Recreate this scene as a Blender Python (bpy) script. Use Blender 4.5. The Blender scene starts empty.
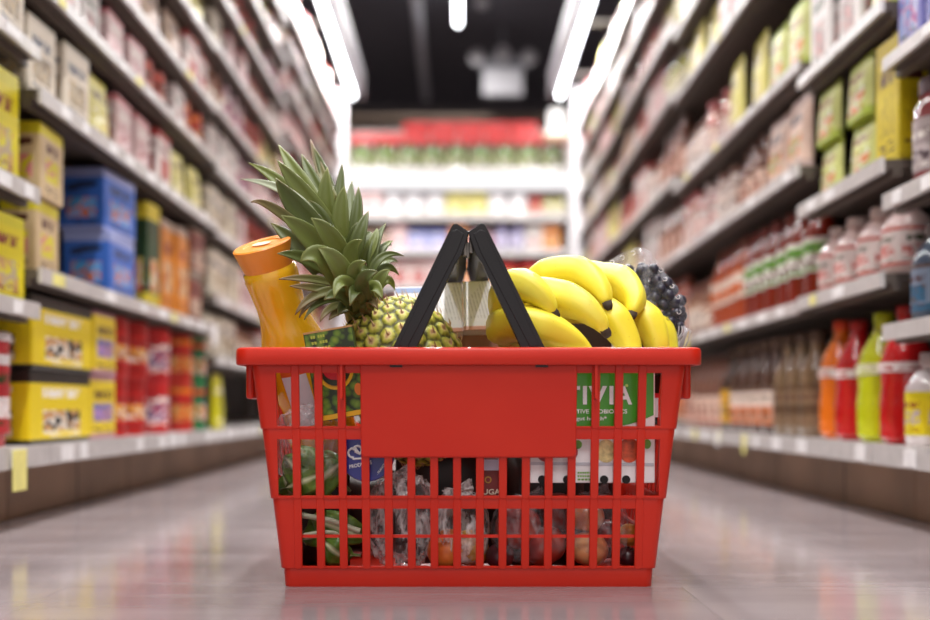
import bpy, bmesh, math, random
import numpy as np
from mathutils import Vector, Matrix, noise

F = 1026.0          # focal length in pixels of the 930 px frame
H = 0.1806          # camera height
CX, CY = 458.0, 408.0
PI = math.pi
C = bpy.context.scene.collection
rnd = random.Random(7)

def P(px, py, y):
    return Vector(((px-CX)*y/F, y, H+(CY-py)*y/F))

# ------------------------------------------------------------------ helpers
def lin(c):
    if isinstance(c, str):
        c = c.lstrip('#'); c = [int(c[i:i+2], 16)/255 for i in (0, 2, 4)]
    return tuple((x/12.92 if x <= 0.04045 else ((x+0.055)/1.055)**2.4) for x in c[:3])+(1.0,)

class Nodes:
    def __init__(s, name):
        s.m = bpy.data.materials.new(name); s.m.use_nodes = True
        s.t = s.m.node_tree; s.n = s.t.nodes; s.n.clear()
        s.out = s.n.new('ShaderNodeOutputMaterial')
    def new(s, typ, **kw):
        n = s.n.new(typ)
        for k, v in kw.items():
            if hasattr(n, k): setattr(n, k, v)
        return n
    def link(s, a, b): s.t.links.new(a, b)
    def val(s, n, k, v):
        if hasattr(v, 'is_output') or isinstance(v, bpy.types.NodeSocket): s.link(v, n.inputs[k])
        else: n.inputs[k].default_value = v
    def math(s, op, a, b=0.0, clamp=False):
        n = s.new('ShaderNodeMath', operation=op); n.use_clamp = clamp
        s.val(n, 0, a); s.val(n, 1, b); return n.outputs[0]
    def mix(s, f, a, b):
        n = s.new('ShaderNodeMix', data_type='RGBA')
        s.val(n, 0, f); s.val(n, 6, a); s.val(n, 7, b); return n.outputs[2]
    def ramp(s, f, stops, interp='LINEAR'):
        n = s.new('ShaderNodeValToRGB'); n.color_ramp.interpolation = interp
        e = n.color_ramp.elements
        while len(e) < len(stops): e.new(0.5)
        for i, (p, c) in enumerate(stops):
            e[i].position = p; e[i].color = c
        s.link(f, n.inputs[0]); return n.outputs[0]
    def noise(s, vec, scale, detail=2.0, rough=0.5):
        n = s.new('ShaderNodeTexNoise')
        n.inputs['Scale'].default_value = scale; n.inputs['Detail'].default_value = detail
        n.inputs['Roughness'].default_value = rough
        if vec is not None: s.link(vec, n.inputs['Vector'])
        return n.outputs['Fac']
    def bsdf(s, color, rough=0.5, **kw):
        b = s.new('ShaderNodeBsdfPrincipled')
        s.val(b, 'Base Color', color); s.val(b, 'Roughness', rough)
        for k, v in kw.items(): s.val(b, k.replace('_', ' '), v)
        return b
    def done(s, b, bump=None, dist=0.001, strength=0.4):
        if bump is not None:
            n = s.new('ShaderNodeBump'); n.inputs['Strength'].default_value = strength
            n.inputs['Distance'].default_value = dist
            s.link(bump, n.inputs['Height']); s.link(n.outputs[0], b.inputs['Normal'])
        s.link(b.outputs[0], s.out.inputs[0]); return s.m

_cache = {}
def plain(name, c, rough=0.5, spec=0.5, coat=0.0, metal=0.0, var=0.06, scale=40):
    if name in _cache: return _cache[name]
    N = Nodes(name); col = lin(c)
    tc = N.new('ShaderNodeTexCoord')
    f = N.noise(tc.outputs['Object'], scale, 3)
    dk = tuple(x*(1-var*2) for x in col[:3])+(1,); lt = tuple(min(1, x*(1+var)) for x in col[:3])+(1,)
    b = N.bsdf(N.ramp(f, [(0.3, dk), (0.7, lt)]), rough, Metallic=metal)
    b.inputs['Specular IOR Level'].default_value = spec
    b.inputs['Coat Weight'].default_value = coat; b.inputs['Coat Roughness'].default_value = 0.06
    _cache[name] = N.done(b); return _cache[name]

def emit(name, c, strength):
    N = Nodes(name); e = N.new('ShaderNodeEmission'); e.inputs[0].default_value = c+(1,) if len(c) == 3 else c
    e.inputs[1].default_value = strength; N.link(e.outputs[0], N.out.inputs[0]); return N.m

def pack_mat(name, base, a1, a2, a3, seed=0, bands=True, rough=0.4):
    """printed packaging: bands of colour, a picture block and rows of small print, in the pack's own coordinates"""
    if name in _cache: return _cache[name]
    r = random.Random(seed*13+5)
    N = Nodes(name); tc = N.new('ShaderNodeTexCoord'); sx = N.new('ShaderNodeSeparateXYZ')
    N.link(tc.outputs['Generated'], sx.inputs[0]); x, z = sx.outputs[0], sx.outputs[2]
    sn = N.new('ShaderNodeSeparateXYZ'); N.link(tc.outputs['Normal'], sn.inputs[0])
    sd = N.math('GREATER_THAN', N.math('ABSOLUTE', sn.outputs[0]), .72)
    x = N.math('ADD', N.math('MULTIPLY', x, N.math('SUBTRACT', 1.0, sd)), N.math('MULTIPLY', sx.outputs[1], sd))
    deep = lambda c: tuple(v**1.08 for v in lin(c)[:3])+(1,)
    base, a1, a2, a3 = [deep(c) for c in (base, a1, a2, a3)]
    ink = deep(('#5a2a22', '#2f3a5a', '#f4efe8', '#3a4a22', '#8a2a28')[seed % 5])
    t1 = r.uniform(0.82, 0.93); t0 = r.uniform(0.05, 0.16)
    stops = [(0, a1 if r.random() < .6 else base), (t0, base), (t1, a1 if r.random() < .7 else a2)] if bands else [(0, base), (.5, base), (.97, base)]
    col = N.ramp(z, stops, 'CONSTANT')
    mp = N.new('ShaderNodeMapping'); mp.inputs['Location'].default_value = (seed*1.7, seed*.9, seed*2.3)
    N.link(tc.outputs['Generated'], mp.inputs[0])
    pic = N.ramp(N.noise(mp.outputs[0], 5.5, 1), [(0, a2), (.44, a3), (.52, a1), (.62, a2)], 'CONSTANT')
    zc, zh, xh = r.uniform(.3, .42), r.uniform(.13, .22), r.uniform(.27, .42)
    inx = N.math('LESS_THAN', N.math('ABSOLUTE', N.math('SUBTRACT', x, .5)), xh)
    inz = N.math('LESS_THAN', N.math('ABSOLUTE', N.math('SUBTRACT', z, zc)), zh)
    col = N.mix(N.math('MULTIPLY', inx, inz), col, pic)
    # title and small print: broken strokes
    mp2 = N.new('ShaderNodeMapping'); mp2.inputs['Scale'].default_value = (16, 1, 5); N.link(tc.outputs['Generated'], mp2.inputs[0])
    tz = N.math('LESS_THAN', N.math('ABSOLUTE', N.math('SUBTRACT', z, .7)), .07)
    txt = N.math('GREATER_THAN', N.noise(mp2.outputs[0], 1.6, 0), .5)
    col = N.mix(N.math('MULTIPLY', N.math('MULTIPLY', txt, tz), inx), col, ink)
    mp3 = N.new('ShaderNodeMapping'); mp3.inputs['Scale'].default_value = (1, 1, 26); N.link(tc.outputs['Generated'], mp3.inputs[0])
    lo = N.math('MULTIPLY', N.math('LESS_THAN', N.math('ABSOLUTE', N.math('SUBTRACT', z, .14)), .045), N.math('GREATER_THAN', N.noise(mp3.outputs[0], 2.2, 1), .52))
    col = N.mix(N.math('MULTIPLY', lo, inx), col, ink)
    b = N.bsdf(col, rough)
    _cache[name] = N.done(b); return _cache[name]

class MB:
    def __init__(s): s.v, s.f, s.m = [], [], []
    def add(s, vs, fs, mat=0, M=None):
        o = len(s.v)
        for v in vs: s.v.append(tuple(M @ Vector(v)) if M is not None else tuple(v))
        for f in fs: s.f.append([o+i for i in f]); s.m.append(mat)
    def box(s, x0, x1, y0, y1, z0, z1, mat=0, M=None):
        vs = [(x, y, z) for z in (z0, z1) for y in (y0, y1) for x in (x0, x1)]
        s.add(vs, [(0, 2, 3, 1), (4, 5, 7, 6), (0, 1, 5, 4), (2, 6, 7, 3), (0, 4, 6, 2), (1, 3, 7, 5)], mat, M)
    def lathe(s, prof, n=24, mat=0, M=None, sy=1.0, cap0=True, cap1=True):
        vs, fs = [], []
        for r, z in prof:
            for k in range(n):
                a = 2*PI*k/n; vs.append((r*math.cos(a), r*math.sin(a)*sy, z))
        for i in range(len(prof)-1):
            for k in range(n):
                k2 = (k+1) % n; fs.append((i*n+k, i*n+k2, (i+1)*n+k2, (i+1)*n+k))
        if cap0: fs.append(tuple(range(n-1, -1, -1)))
        if cap1: fs.append(tuple((len(prof)-1)*n+k for k in range(n)))
        s.add(vs, fs, mat, M)
    def tube(s, pts, rad, n=10, mat=0, ell=(1, 1), shape=None):
        pts = [Vector(p) for p in pts]; vs, fs = [], []
        up = None
        for i, p in enumerate(pts):
            t = (pts[min(i+1, len(pts)-1)]-pts[max(i-1, 0)]).normalized()
            if up is None:
                up = Vector((0, 1, 0)) if abs(t.y) < .9 else Vector((1, 0, 0))
            u = (up-t*up.dot(t)).normalized(); up = u; w = t.cross(u)
            r = rad[i] if isinstance(rad, (list, tuple)) else rad
            for k in range(n):
                a = 2*PI*k/n; q = shape(a) if shape else 1
                vs.append(p+u*(math.cos(a)*r*ell[0]*q)+w*(math.sin(a)*r*ell[1]*q))
        for i in range(len(pts)-1):
            for k in range(n):
                k2 = (k+1) % n; fs.append((i*n+k, i*n+k2, (i+1)*n+k2, (i+1)*n+k))
        fs.append(tuple(range(n-1, -1, -1))); fs.append(tuple((len(pts)-1)*n+k for k in range(n)))
        s.add(vs, fs, mat)
    def prism(s, poly, y0, y1, mat=0, M=None):
        n = len(poly)
        vs = [(x, y0, z) for x, z in poly]+[(x, y1, z) for x, z in poly]
        fs = [tuple(range(n)), tuple(range(2*n-1, n-1, -1))]+[(i, i+n, (i+1) % n+n, (i+1) % n) for i in range(n)]
        s.add(vs, fs, mat, M)
    def build(s, name, mats, parent=None, smooth=None, bevel=0, seg=2, fix=True):
        me = bpy.data.meshes.new(name); me.from_pydata([tuple(v) for v in s.v], [], s.f); me.update()
        mats = mats if isinstance(mats, (list, tuple)) else [mats]
        for m in mats: me.materials.append(m)
        for p, mi in zip(me.polygons, s.m): p.material_index = mi
        if fix:
            bm = bmesh.new(); bm.from_mesh(me); bmesh.ops.recalc_face_normals(bm, faces=bm.faces); bm.to_mesh(me); bm.free()
        if smooth is not None:
            me.shade_smooth() if hasattr(me, 'shade_smooth') else None
            if smooth < 180:
                try: me.set_sharp_from_angle(angle=math.radians(smooth))
                except Exception: pass
        o = bpy.data.objects.new(name, me); C.objects.link(o)
        if parent is not None: o.parent = parent
        if bevel:
            b = o.modifiers.new('bevel', 'BEVEL'); b.width = bevel; b.segments = seg; b.limit_method = 'ANGLE'; b.angle_limit = math.radians(40)
        return o

def tag(o, label=None, cat=None, group=None, kind=None):
    if label: o['label'] = label
    if cat: o['category'] = cat
    if group: o['group'] = group
    if kind: o['kind'] = kind
    return o
def empty(name, loc=(0, 0, 0), rot=(0, 0, 0)):
    o = bpy.data.objects.new(name, None); C.objects.link(o); o.location = loc; o.rotation_euler = rot
    o.empty_display_size = .05; return o
def copy_tree(o, parent=None):
    c = o.copy(); C.objects.link(c)
    if parent is not None: c.parent = parent
    for ch in o.children: copy_tree(ch, c)
    return c
def text_obj(s, name, mat, parent, x0, x1, z0, z1, y, rot=0.0, bold=0.0):
    """lettering fitted in a rectangle of a plane facing -y (local coordinates of the parent)"""
    cu = bpy.data.curves.new(name, 'FONT'); cu.body = s; cu.size = 1; cu.offset = bold; cu.extrude = 0; cu.resolution_u = 3
    o = bpy.data.objects.new('tmp', cu); C.objects.link(o)
    dg = bpy.context.evaluated_depsgraph_get(); me = bpy.data.meshes.new_from_object(o.evaluated_get(dg))
    bpy.data.objects.remove(o); bpy.data.curves.remove(cu)
    xs = [v.co.x for v in me.vertices]; ys = [v.co.y for v in me.vertices]
    ax, bx, ay, by = min(xs), max(xs), min(ys), max(ys)
    cx, cz = (x0+x1)/2, (z0+z1)/2
    for v in me.vertices:
        u = (v.co.x-ax)/(bx-ax)*(x1-x0)+x0-cx; w = (v.co.y-ay)/(by-ay)*(z1-z0)+z0-cz
        v.co = (cx+u*math.cos(rot)-w*math.sin(rot), y, cz+u*math.sin(rot)+w*math.cos(rot))
    me.materials.clear(); me.materials.append(mat)
    q = bpy.data.objects.new(name, me); C.objects.link(q); q.parent = parent; return q

def catmull(pts, n=6):
    pts = [Vector(p) for p in pts]; P_ = [pts[0]*2-pts[1]]+pts+[pts[-1]*2-pts[-2]]; out = []
    for i in range(1, len(P_)-2):
        a, b, c, d = P_[i-1:i+3]
        for k in range(n):
            t = k/n
            out.append(.5*((2*b)+(c-a)*t+(2*a-5*b+4*c-d)*t*t+(3*b-a-3*c+d)*t**3))
    out.append(pts[-1]); return out

# ------------------------------------------------------------------ materials of the basket and groceries
def red_plastic():
    N = Nodes('red_plastic'); tc = N.new('ShaderNodeTexCoord')
    f = N.noise(tc.outputs['Object'], 9, 3)
    c = N.ramp(f, [(.3, lin('#ca1f08')), (.75, lin('#d2290e'))])
    b = N.bsdf(c, .38); b.inputs['Specular IOR Level'].default_value = .45
    return N.done(b, N.noise(tc.outputs['Object'], 900, 1), .0002, .15)
RED = red_plastic()
BLACK = plain('black_plastic', '#1c191b', .42, .4)
METAL = plain('grey_metal', '#8c8680', .35, metal=.8)
WHITE = plain('white_card', '#ece9ea', .45)

def clear_plastic(name, amt=.25, scale=60, tint=(1, 1, 1, 1)):
    N = Nodes(name); tc = N.new('ShaderNodeTexCoord')
    mp = N.new('ShaderNodeMapping'); mp.inputs['Scale'].default_value = (1, 1, .45); N.link(tc.outputs['Object'], mp.inputs[0])
    f = N.noise(mp.outputs[0], scale, 4, .6)
    ridge = N.math('SUBTRACT', 1.0, N.math('MULTIPLY', N.math('ABSOLUTE', N.math('SUBTRACT', f, .5)), 14), True)  # film crinkles, with their glare painted in as pale streaks
    lw = N.new('ShaderNodeLayerWeight'); lw.inputs[0].default_value = .35
    fac = N.math('ADD', N.math('MULTIPLY', lw.outputs['Facing'], .16), N.math('MULTIPLY', ridge, amt), True)
    fac = N.math('ADD', fac, .03, True)
    tr = N.new('ShaderNodeBsdfTransparent'); tr.inputs[0].default_value = (.97, .96, .96, 1)
    b = N.bsdf(tint, .14); b.inputs['Specular IOR Level'].default_value = 1.0
    bp = N.new('ShaderNodeBump'); bp.inputs['Strength'].default_value = .7; bp.inputs['Distance'].default_value = .004
    N.link(f, bp.inputs['Height']); N.link(bp.outputs[0], b.inputs['Normal'])
    mx = N.new('ShaderNodeMixShader'); N.link(fac, mx.inputs[0]); N.link(tr.outputs[0], mx.inputs[1]); N.link(b.outputs[0], mx.inputs[2])
    N.link(mx.outputs[0], N.out.inputs[0]); return N.m
CLEAR = clear_plastic('clear_film', .16, 40, (.86, .84, .88, 1))
BERRYFILM = clear_plastic('berry_film', .17, 13, (.8, .78, .82, 1))
CLEAR2 = clear_plastic('crinkled_film', .6, 32, (.85, .78, .78, 1))

# ------------------------------------------------------------------ the basket
BX, BY = 0.0105, 1.155
basket = empty('shopping_basket', (BX, BY, 0))
tag(basket, 'red plastic shopping basket full of groceries standing on the aisle floor', 'basket')
PIT, BW = .0228, .0039
gap = lambda g: ((g-7.5)*PIT+BW, (g-6.5)*PIT-BW)      # front and back walls, 16 bars
sgap = lambda g: ((g-4.5)*PIT+BW, (g-3.5)*PIT-BW)     # side walls, 10 bars
PX = .1053
tiers = [  # ztop, hx,top  zbot, hx,bot, z-stations, hole test
    (.2250, .2149, .1600, .2074, [.2150, .1623], -1, 15, 1),
    (.1612, .2063, .0900, .1988, [.1495, .1311, .0927], -1, 15, 2),
    (.0912, .1972, .0190, .1898, [.0798, .0210], 0, 14, 3),
    (.0200, .1876, .0000, .1863, [], 0, -1, 4)]
body = MB()
R0 = .009
for zt, ht, zb, hb, zs, g0, g1, tn in tiers:
    zl = [zt]+zs+[zb]
    st = []   # stations round the wall: (kind, side, coordinate)
    def side_stations(fn, g0, g1, extra):
        xs = []
        for g in range(g0, g1+1): xs += list(fn(g))
        return sorted(xs+extra)
    fr = side_stations(gap, g0, g1, [-PX, PX] if tn < 3 else [])
    if tn == 4: fr = [-.1, 0, .1]
    sg = side_stations(sgap, max(-1, g0-1) if tn < 3 else 0, 9 if tn < 3 else 8, []) if tn < 4 else [0.0]
    for s_, lst in ((0, fr), (1, sg), (2, fr), (3, sg)):
        st.append(('s', s_, None))
        for x in lst: st.append(('x', s_, x))
        st.append(('e', s_, None))
        for k in range(1, 5): st.append(('c', s_, k*PI/10))
    def pos(stn, z):
        t = (zt-z)/(zt-zb); h = ht+(hb-ht)*t; d = h-.068
        k, s_, x = stn
        hx, hy = (h, d) if s_ in (0, 2) else (d, h)
        if k == 's': u, v = -hx+R0, -hy
        elif k == 'e': u, v = hx-R0, -hy
        elif k == 'x': u, v = x, -hy
        else: u, v = hx-R0+R0*math.sin(x), -hy+R0-R0*math.cos(x)
        for _ in range(s_): u, v = -v, u
        return (u, v, z)
    n = len(st); vs = [pos(q, z) for z in zl for q in st]; fs = []
    def hole(i, j):
        a, b = st[i], st[(i+1) % n]
        if a[1] != b[1] or a[0] != 'x' or b[0] != 'x': return False
        xm = (a[2]+b[2])/2; fn = gap if a[1] in (0, 2) else sgap
        rng = (g0, g1) if a[1] in (0, 2) else ((-1, 9) if tn < 3 else (0, 8))
        inside = any(fn(g)[0]-1e-6 < xm < fn(g)[1]+1e-6 for g in range(rng[0], rng[1]+1))
        if not inside: return False
        pan = a[1] in (0, 2) and abs(xm) < PX
        if tn == 1: return j == 1 and not pan
        if tn == 2: return j == 2 or (j == 1 and not pan)
        if tn == 3: return j == 1
        return False
    for j in range(len(zl)-1):
        for i in range(n):
            if not hole(i, j):
                i2 = (i+1) % n; fs.append((j*n+i, (j+1)*n+i, (j+1)*n+i2, j*n+i2))
    body.add(vs, fs)
me_o = body.build('basket_wall', RED, basket, smooth=30, fix=False)
# normals of the ring point outwards by construction; thicken inwards
so = me_o.modifiers.new('thick', 'SOLIDIFY'); so.thickness = .0032; so.offset = -1
bv = me_o.modifiers.new('bevel', 'BEVEL'); bv.width = .0006; bv.segments = 2; bv.limit_method = 'ANGLE'; bv.angle_limit = math.radians(50)
def hy_at(z):   # depth of the front face below the basket's middle
    for zt, ht, zb, hb, *_ in tiers:
        if z >= zb: 
            t = (zt-z)/(zt-zb); return ht+(hb-ht)*max(0, t)-.068
    return .1188
# vertical bars: slightly raised strips with rounded feet
bars = MB()
def bar(x, ztop, zbot, s_, off=.0012, w=.0040, th=.0035):
    poly_z = [ztop, zbot+w*.9]
    prof = [(-w, ztop), (w, ztop), (w, zbot+w*.9)]+[(w*math.cos(a), zbot+w*.9-w*.9*math.sin(a)) for a in (PI/6, PI/3, PI/2, 2*PI/3, 5*PI/6)]+[(-w, zbot+w*.9)]
    vs = []
    for o2 in (off, off-th):
        for u, z in prof:
            d = (hy_at(min(ztop-.0005, max(zbot, z)))+o2) if s_ in (0, 2) else (hy_at(max(zbot, z))+.068+o2)
            p = [x+u, -d]
            for _ in range(s_): p = [-p[1], p[0]]
            vs.append((p[0], p[1], z))
    m = len(prof)
    fs = [tuple(range(m)), tuple(range(2*m-1, m-1, -1))]+[(i, i+m, (i+1) % m+m, (i+1) % m) for i in range(m)]
    bars.add(vs, fs)
for s_ in (0, 2):
    for k in range(16):
        x = (k-7.5)*PIT
        if abs(x) > PX-.003: bar(x, .2230, .1595, s_)
        bar(x, .1600 if abs(x) > PX-.003 else .1345, .0895, s_)
        if 0 <= k <= 15: bar(x, .0900, .0178, s_)
for s_ in (1, 3):
    for k in range(10):
        x = (k-4.5)*PIT
        bar(x, .2230, .1595, s_); bar(x, .1600, .0895, s_); bar(x, .0900, .0178, s_)
bars.build('bar_lattice', RED, basket, smooth=35, bevel=.0007)
# thin rail inside the lowest tier, base plate, front plates, rim
rail = MB()
for sgn in (-1, 1):
    rail.box(-.172, .172, sgn*(.1240-.0030)-.0012, sgn*(.1240-.0030)+.0012, .0500, .0530)
    rail.box(sgn*.1880-.0012, sgn*.1880+.0012, -.112, .112, .0500, .0530)
rail.build('inner_rail', RED, basket)
bp = MB(); bp.box(-.181, .181, -.116, .116, .0005, .0035); bp.build('base_plate', RED, basket)
for sgn, nm in ((-1, 'front_panel'), (1, 'back_panel')):
    m = MB()
    d1, d0 = hy_at(.2225)+.0026, hy_at(.1605)+.0030; dm = d0-.0030
    zs_ = [.2235, .1318]; dd = [d1, d1-.0095]
    r = .003; w = PX+.0012
    out = [(-w, .2235), (w, .2235), (w, .1318+r), (w-r, .1318), (-w+r, .1318), (-w, .1318+r)]
    vs = []
    for back in (0, .006):
        for x, z in out:
            t = (.2235-z)/(.2235-.1318); d = dd[0]+(dd[1]-dd[0])*t-back
            vs.append((x*(1 if sgn < 0 else -1), sgn*d, z))
    n = len(out); m.add(vs, [tuple(range(n)), tuple(range(2*n-1, n-1, -1))]+[(i, i+n, (i+1) % n+n, (i+1) % n) for i in range(n)])
    m.build(nm, RED, basket, bevel=.0012)
rim = MB()
prof = [(-.018, .2195), (-.018, .2382), (-.0165, .2399), (-.0035, .2399), (-.0010, .2388), (0, .2366), (0, .2242), (-.0010, .2228), (-.0032, .2226), (-.0036, .2340), (-.0145, .2345), (-.0150, .2195)]
ring = []
HX, HY, RR = .2290, .1570, .014
cs = [(HX-RR, -HY+RR, -90), (HX-RR, HY-RR, 0), (-HX+RR, HY-RR, 90), (-HX+RR, -HY+RR, 180)]
for cx, cy, a0 in cs:
    for k in range(7):
        a = math.radians(a0+15*k); ring.append((cx, cy, math.cos(a), math.sin(a)))
vs = []; npf = len(prof)
for cx, cy, ca, sa in ring:
    for o_, z in prof: vs.append((cx+ca*(RR+o_), cy+sa*(RR+o_), z))
fs = []
for i in range(len(ring)):
    i2 = (i+1) % len(ring)
    for j in range(npf):
        j2 = (j+1) % npf; fs.append((i*npf+j, i2*npf+j, i2*npf+j2, i*npf+j2))
rim.add(vs, fs); rim.build('rim', RED, basket, smooth=40)
for sgn in (-1, 1):     # short stiffening fins under the rim, and the hand tabs at the ends
    for sx in (-1, 1):
        m = MB(); x = sx*.1247; yy = sgn*(hy_at(.21)+.0035)
        m.prism([(x-.0016, .2260), (x+.0016, .2260), (x+.0016, .1905), (x, .1885), (x-.0016, .1905)], yy-.0040, yy+.0040); m.build('fin', RED, basket, bevel=.0006)
for sx in (-1, 1):
    m = MB(); m.box(min(sx*.2152, sx*.2236), max(sx*.2152, sx*.2236), -.126, .126, .1895, .2270)
    m.build('hand_tab', RED, basket, bevel=.003)

# handles: two black hoops folded up to meet in the middle
def L(px, py, y=1.018):
    q = P(px, py, y); return (q.x-BX, q.z)
for sgn in (-1, 1):
    mir = (lambda q: q) if sgn < 0 else (lambda q: (-q[0]+.0004, q[1]))
    hd = empty('handle'); hd.parent = basket
    leg = [L(*q) for q in ((390.5, 352), (450.6, 228), (453.5, 223.8), (457, 223.5), (469.0, 231.5), (466.6, 240), (461.5, 255), (455.5, 263), (414.5, 352))]
    leg = [mir(q) for q in leg]
    if sgn > 0: leg = leg[::-1]
    rg = [mir(L(*q)) for q in ((398, 346), (452.5, 231), (457, 229.5), (464, 234), (457, 252), (407.5, 347))]
    if sgn > 0: rg = rg[::-1]
    for fy, nm in ((-.137, 'leg'), (.127, 'leg')):
        m = MB(); m.prism(leg, fy, fy+.010); 
        m.prism(rg, fy-.0008, fy+.0004)
        m.build(nm, BLACK, hd, bevel=.0014, seg=3)
        m = MB(); x = mir(L(397, 364))[0]; yy = -.1535 if fy < 0 else .1505
        m.box(x-.0060, x+.0060, yy, yy+.0035, .2205, .2245); m.build('pivot_clip', BLACK, hd)
    g = [mir(L(*q)) for q in ((450.0, 231), (453.0, 225.6), (457, 225.2), (468.35, 232.5), (465.5, 246), (458, 258), (441.5, 252))]
    if sgn > 0: g = g[::-1]
    m = MB(); m.prism(g, -.1275, .1275); m.build('grip', BLACK, hd, bevel=.002, seg=3)
hg = MB()
for k in range(2):
    a, b = L(463.6+k*5.6, 238), L(467.2+k*5.6, 254-3*k)
    hg.box(a[0], b[0], -.127+.002*k, -.119, b[1], a[1]+.003)
hg.lathe([(.0022, 0), (.0022, .016)], 10, M=Matrix.Translation((L(468, 243)[0], -.121, L(468, 256)[1])))
hg.build('hinge_clip', METAL, basket, bevel=.0006)

# ------------------------------------------------------------------ juice bottle
def juice_mat():
    N = Nodes('orange_juice'); tc = N.new('ShaderNodeTexCoord')
    c = N.ramp(N.noise(tc.outputs['Object'], 14, 2), [(.3, lin('#f6ae12')), (.7, lin('#fbc024'))])
    b = N.bsdf(c, .22); b.inputs['Coat Weight'].default_value = .8; b.inputs['Coat Roughness'].default_value = .04
    b.inputs['Subsurface Weight'].default_value = .08; b.inputs['Subsurface Radius'].default_value = (.02, .01, .003); b.inputs['Subsurface Scale'].default_value = .5
    return N.done(b, N.noise(tc.outputs['Object'], 30, 1), .001, .12)
JUICE = juice_mat()
top = P(261.5, 244, 1.10); ax = Vector((math.sin(math.radians(14.5)), .40, -math.cos(math.radians(14.5)))).normalized()
jb = empty('juice_bottle'); tag(jb, 'carafe shaped orange juice bottle with wide orange cap leaning at the basket corner', 'bottle')
Lb = .262; base = top+ax*Lb; up = -ax
Mr = Matrix.Translation(base) @ up.to_track_quat('Z', 'Y').to_matrix().to_4x4()
jb.matrix_world = Mr
m = MB(); m.lathe([(.028, 0), (.038, .003), (.0415, .012), (.0415, .100), (.040, .125), (.036, .148), (.0300, .168), (.0270, .182), (.0268, .194), (.0282, .212), (.0298, .226), (.0290, .234), (.0240, .238), (.0240, .246)], 40)
m.build('bottle_body', JUICE, jb, smooth=60)
m = MB(); pr = [(.0240, .2360), (.0270, .2355), (.0318, .2590), (.0320, .2610), (.0303, .2622), (.0200, .2622), (.0192, .2612), (0.002, .2612)]
m.lathe(pr, 48); cap = m.build('cap', plain('orange_cap', '#fb9830', .35, coat=.2, var=.02), jb, smooth=35)
m = MB(); m.lathe([(.012, .2623), (.012, .2626)], 24, sy=.6); m.build('seal_sticker', plain('cap_print', '#e8c9a8', .5), cap)
# label strip facing the basket's front
m = MB(); vs, fs = [], []
face = Mr.inverted().to_3x3() @ Vector((-.10, -1, 0)); a0 = math.atan2(face.y, face.x)
nn = 9
for z in (.062, .1225, .125, .134):
    for k in range(nn):
        a = a0+math.radians(-19+38*k/(nn-1)); vs.append((.0419*math.cos(a), .0419*math.sin(a), z+.0*k))
for j in range(3):
    for k in range(nn-1): m.add([vs[j*nn+k], vs[j*nn+k+1], vs[(j+1)*nn+k+1], vs[(j+1)*nn+k]], [(0, 1, 2, 3)], 0 if j == 0 else 1)
m.build('label', [plain('label_white', '#e9dfe6', .5, var=.02), plain('label_orange', '#e8641a', .5)], jb, smooth=60)

# ------------------------------------------------------------------ small green carton standing in front
gb = empty('seasoning_carton'); tag(gb, 'small green and yellow vegetable carton tilted between juice bottle and pineapple', 'carton')
cp = P(343, 418, 1.034); gb.location = cp; gb.rotation_euler = (0, math.radians(-10), 0)
W_, H_ = .050, .0905
m = MB(); m.box(-W_/2, W_/2, 0, .018, 0, H_); gbm = m.build('carton_body', plain('olive_green', '#38501a', .45), gb, bevel=.0008)
def veg_mat():
    N = Nodes('green_vegetable_print'); tc = N.new('ShaderNodeTexCoord')
    v = N.new('ShaderNodeTexVoronoi'); v.inputs['Scale'].default_value = 130; N.link(tc.outputs['Object'], v.inputs['Vector'])
    c = N.ramp(v.outputs['Distance'], [(0, lin('#7f9a2c')), (.45, lin('#54741a')), (.7, lin('#1d2b0c'))])
    return N.done(N.bsdf(c, .4))
m = MB(); m.box(-W_/2+.001, W_/2-.001, -.0004, .0002, .006, H_-.001); m.build('vegetable_print', veg_mat(), gb)
m = MB(); m.box(-W_/2, W_/2, -.0008, 0, .0005, .0055); m.build('yellow_border', plain('pack_yellow', '#e8b21c', .4), gb)
def ellipse_part(name, parent, cx, cz, rx, rz, y, mat, n=28, th=.0004):
    m = MB(); m.prism([(cx+rx*math.cos(2*PI*k/n), cz+rz*math.sin(2*PI*k/n)) for k in range(n)], y-th, y); return m.build(name, mat, parent)
ellipse_part('yellow_ring', gb, .0005, .049, .0185, .0200, -.0004, _cache['pack_yellow'])
ellipse_part('green_ring', gb, .0005, .050, .0155, .0170, -.0008, plain('dark_print', '#2a2c0c', .4))
ellipse_part('red_badge', gb, .0005, .051, .0125, .0120, -.0012, plain('red_print', '#c8202a', .4))
text_obj('GOYA', 'lettering', WHITE, gb, -.008, .009, .0475, .0535, -.0018, bold=.01)
ellipse_part('orange_seal', gb, .0205, .026, .0040, .0062, -.0008, plain('orange_print', '#e87a1c', .4))
for k in range(3):
    text_obj('-- ---', 'small_print', plain('leaf_print', '#a5b23c', .4), gb, -.018, -.004+.002*k, .0865-.006*k-.0028, .0865-.006*k, -.0008)
m = MB(); m.box(-W_/2, W_/2, -.0007, .018, H_-.0012, H_+.0006); m.build('top_edge', plain('pinkish_edge', '#b58a52', .5), gb)

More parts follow.
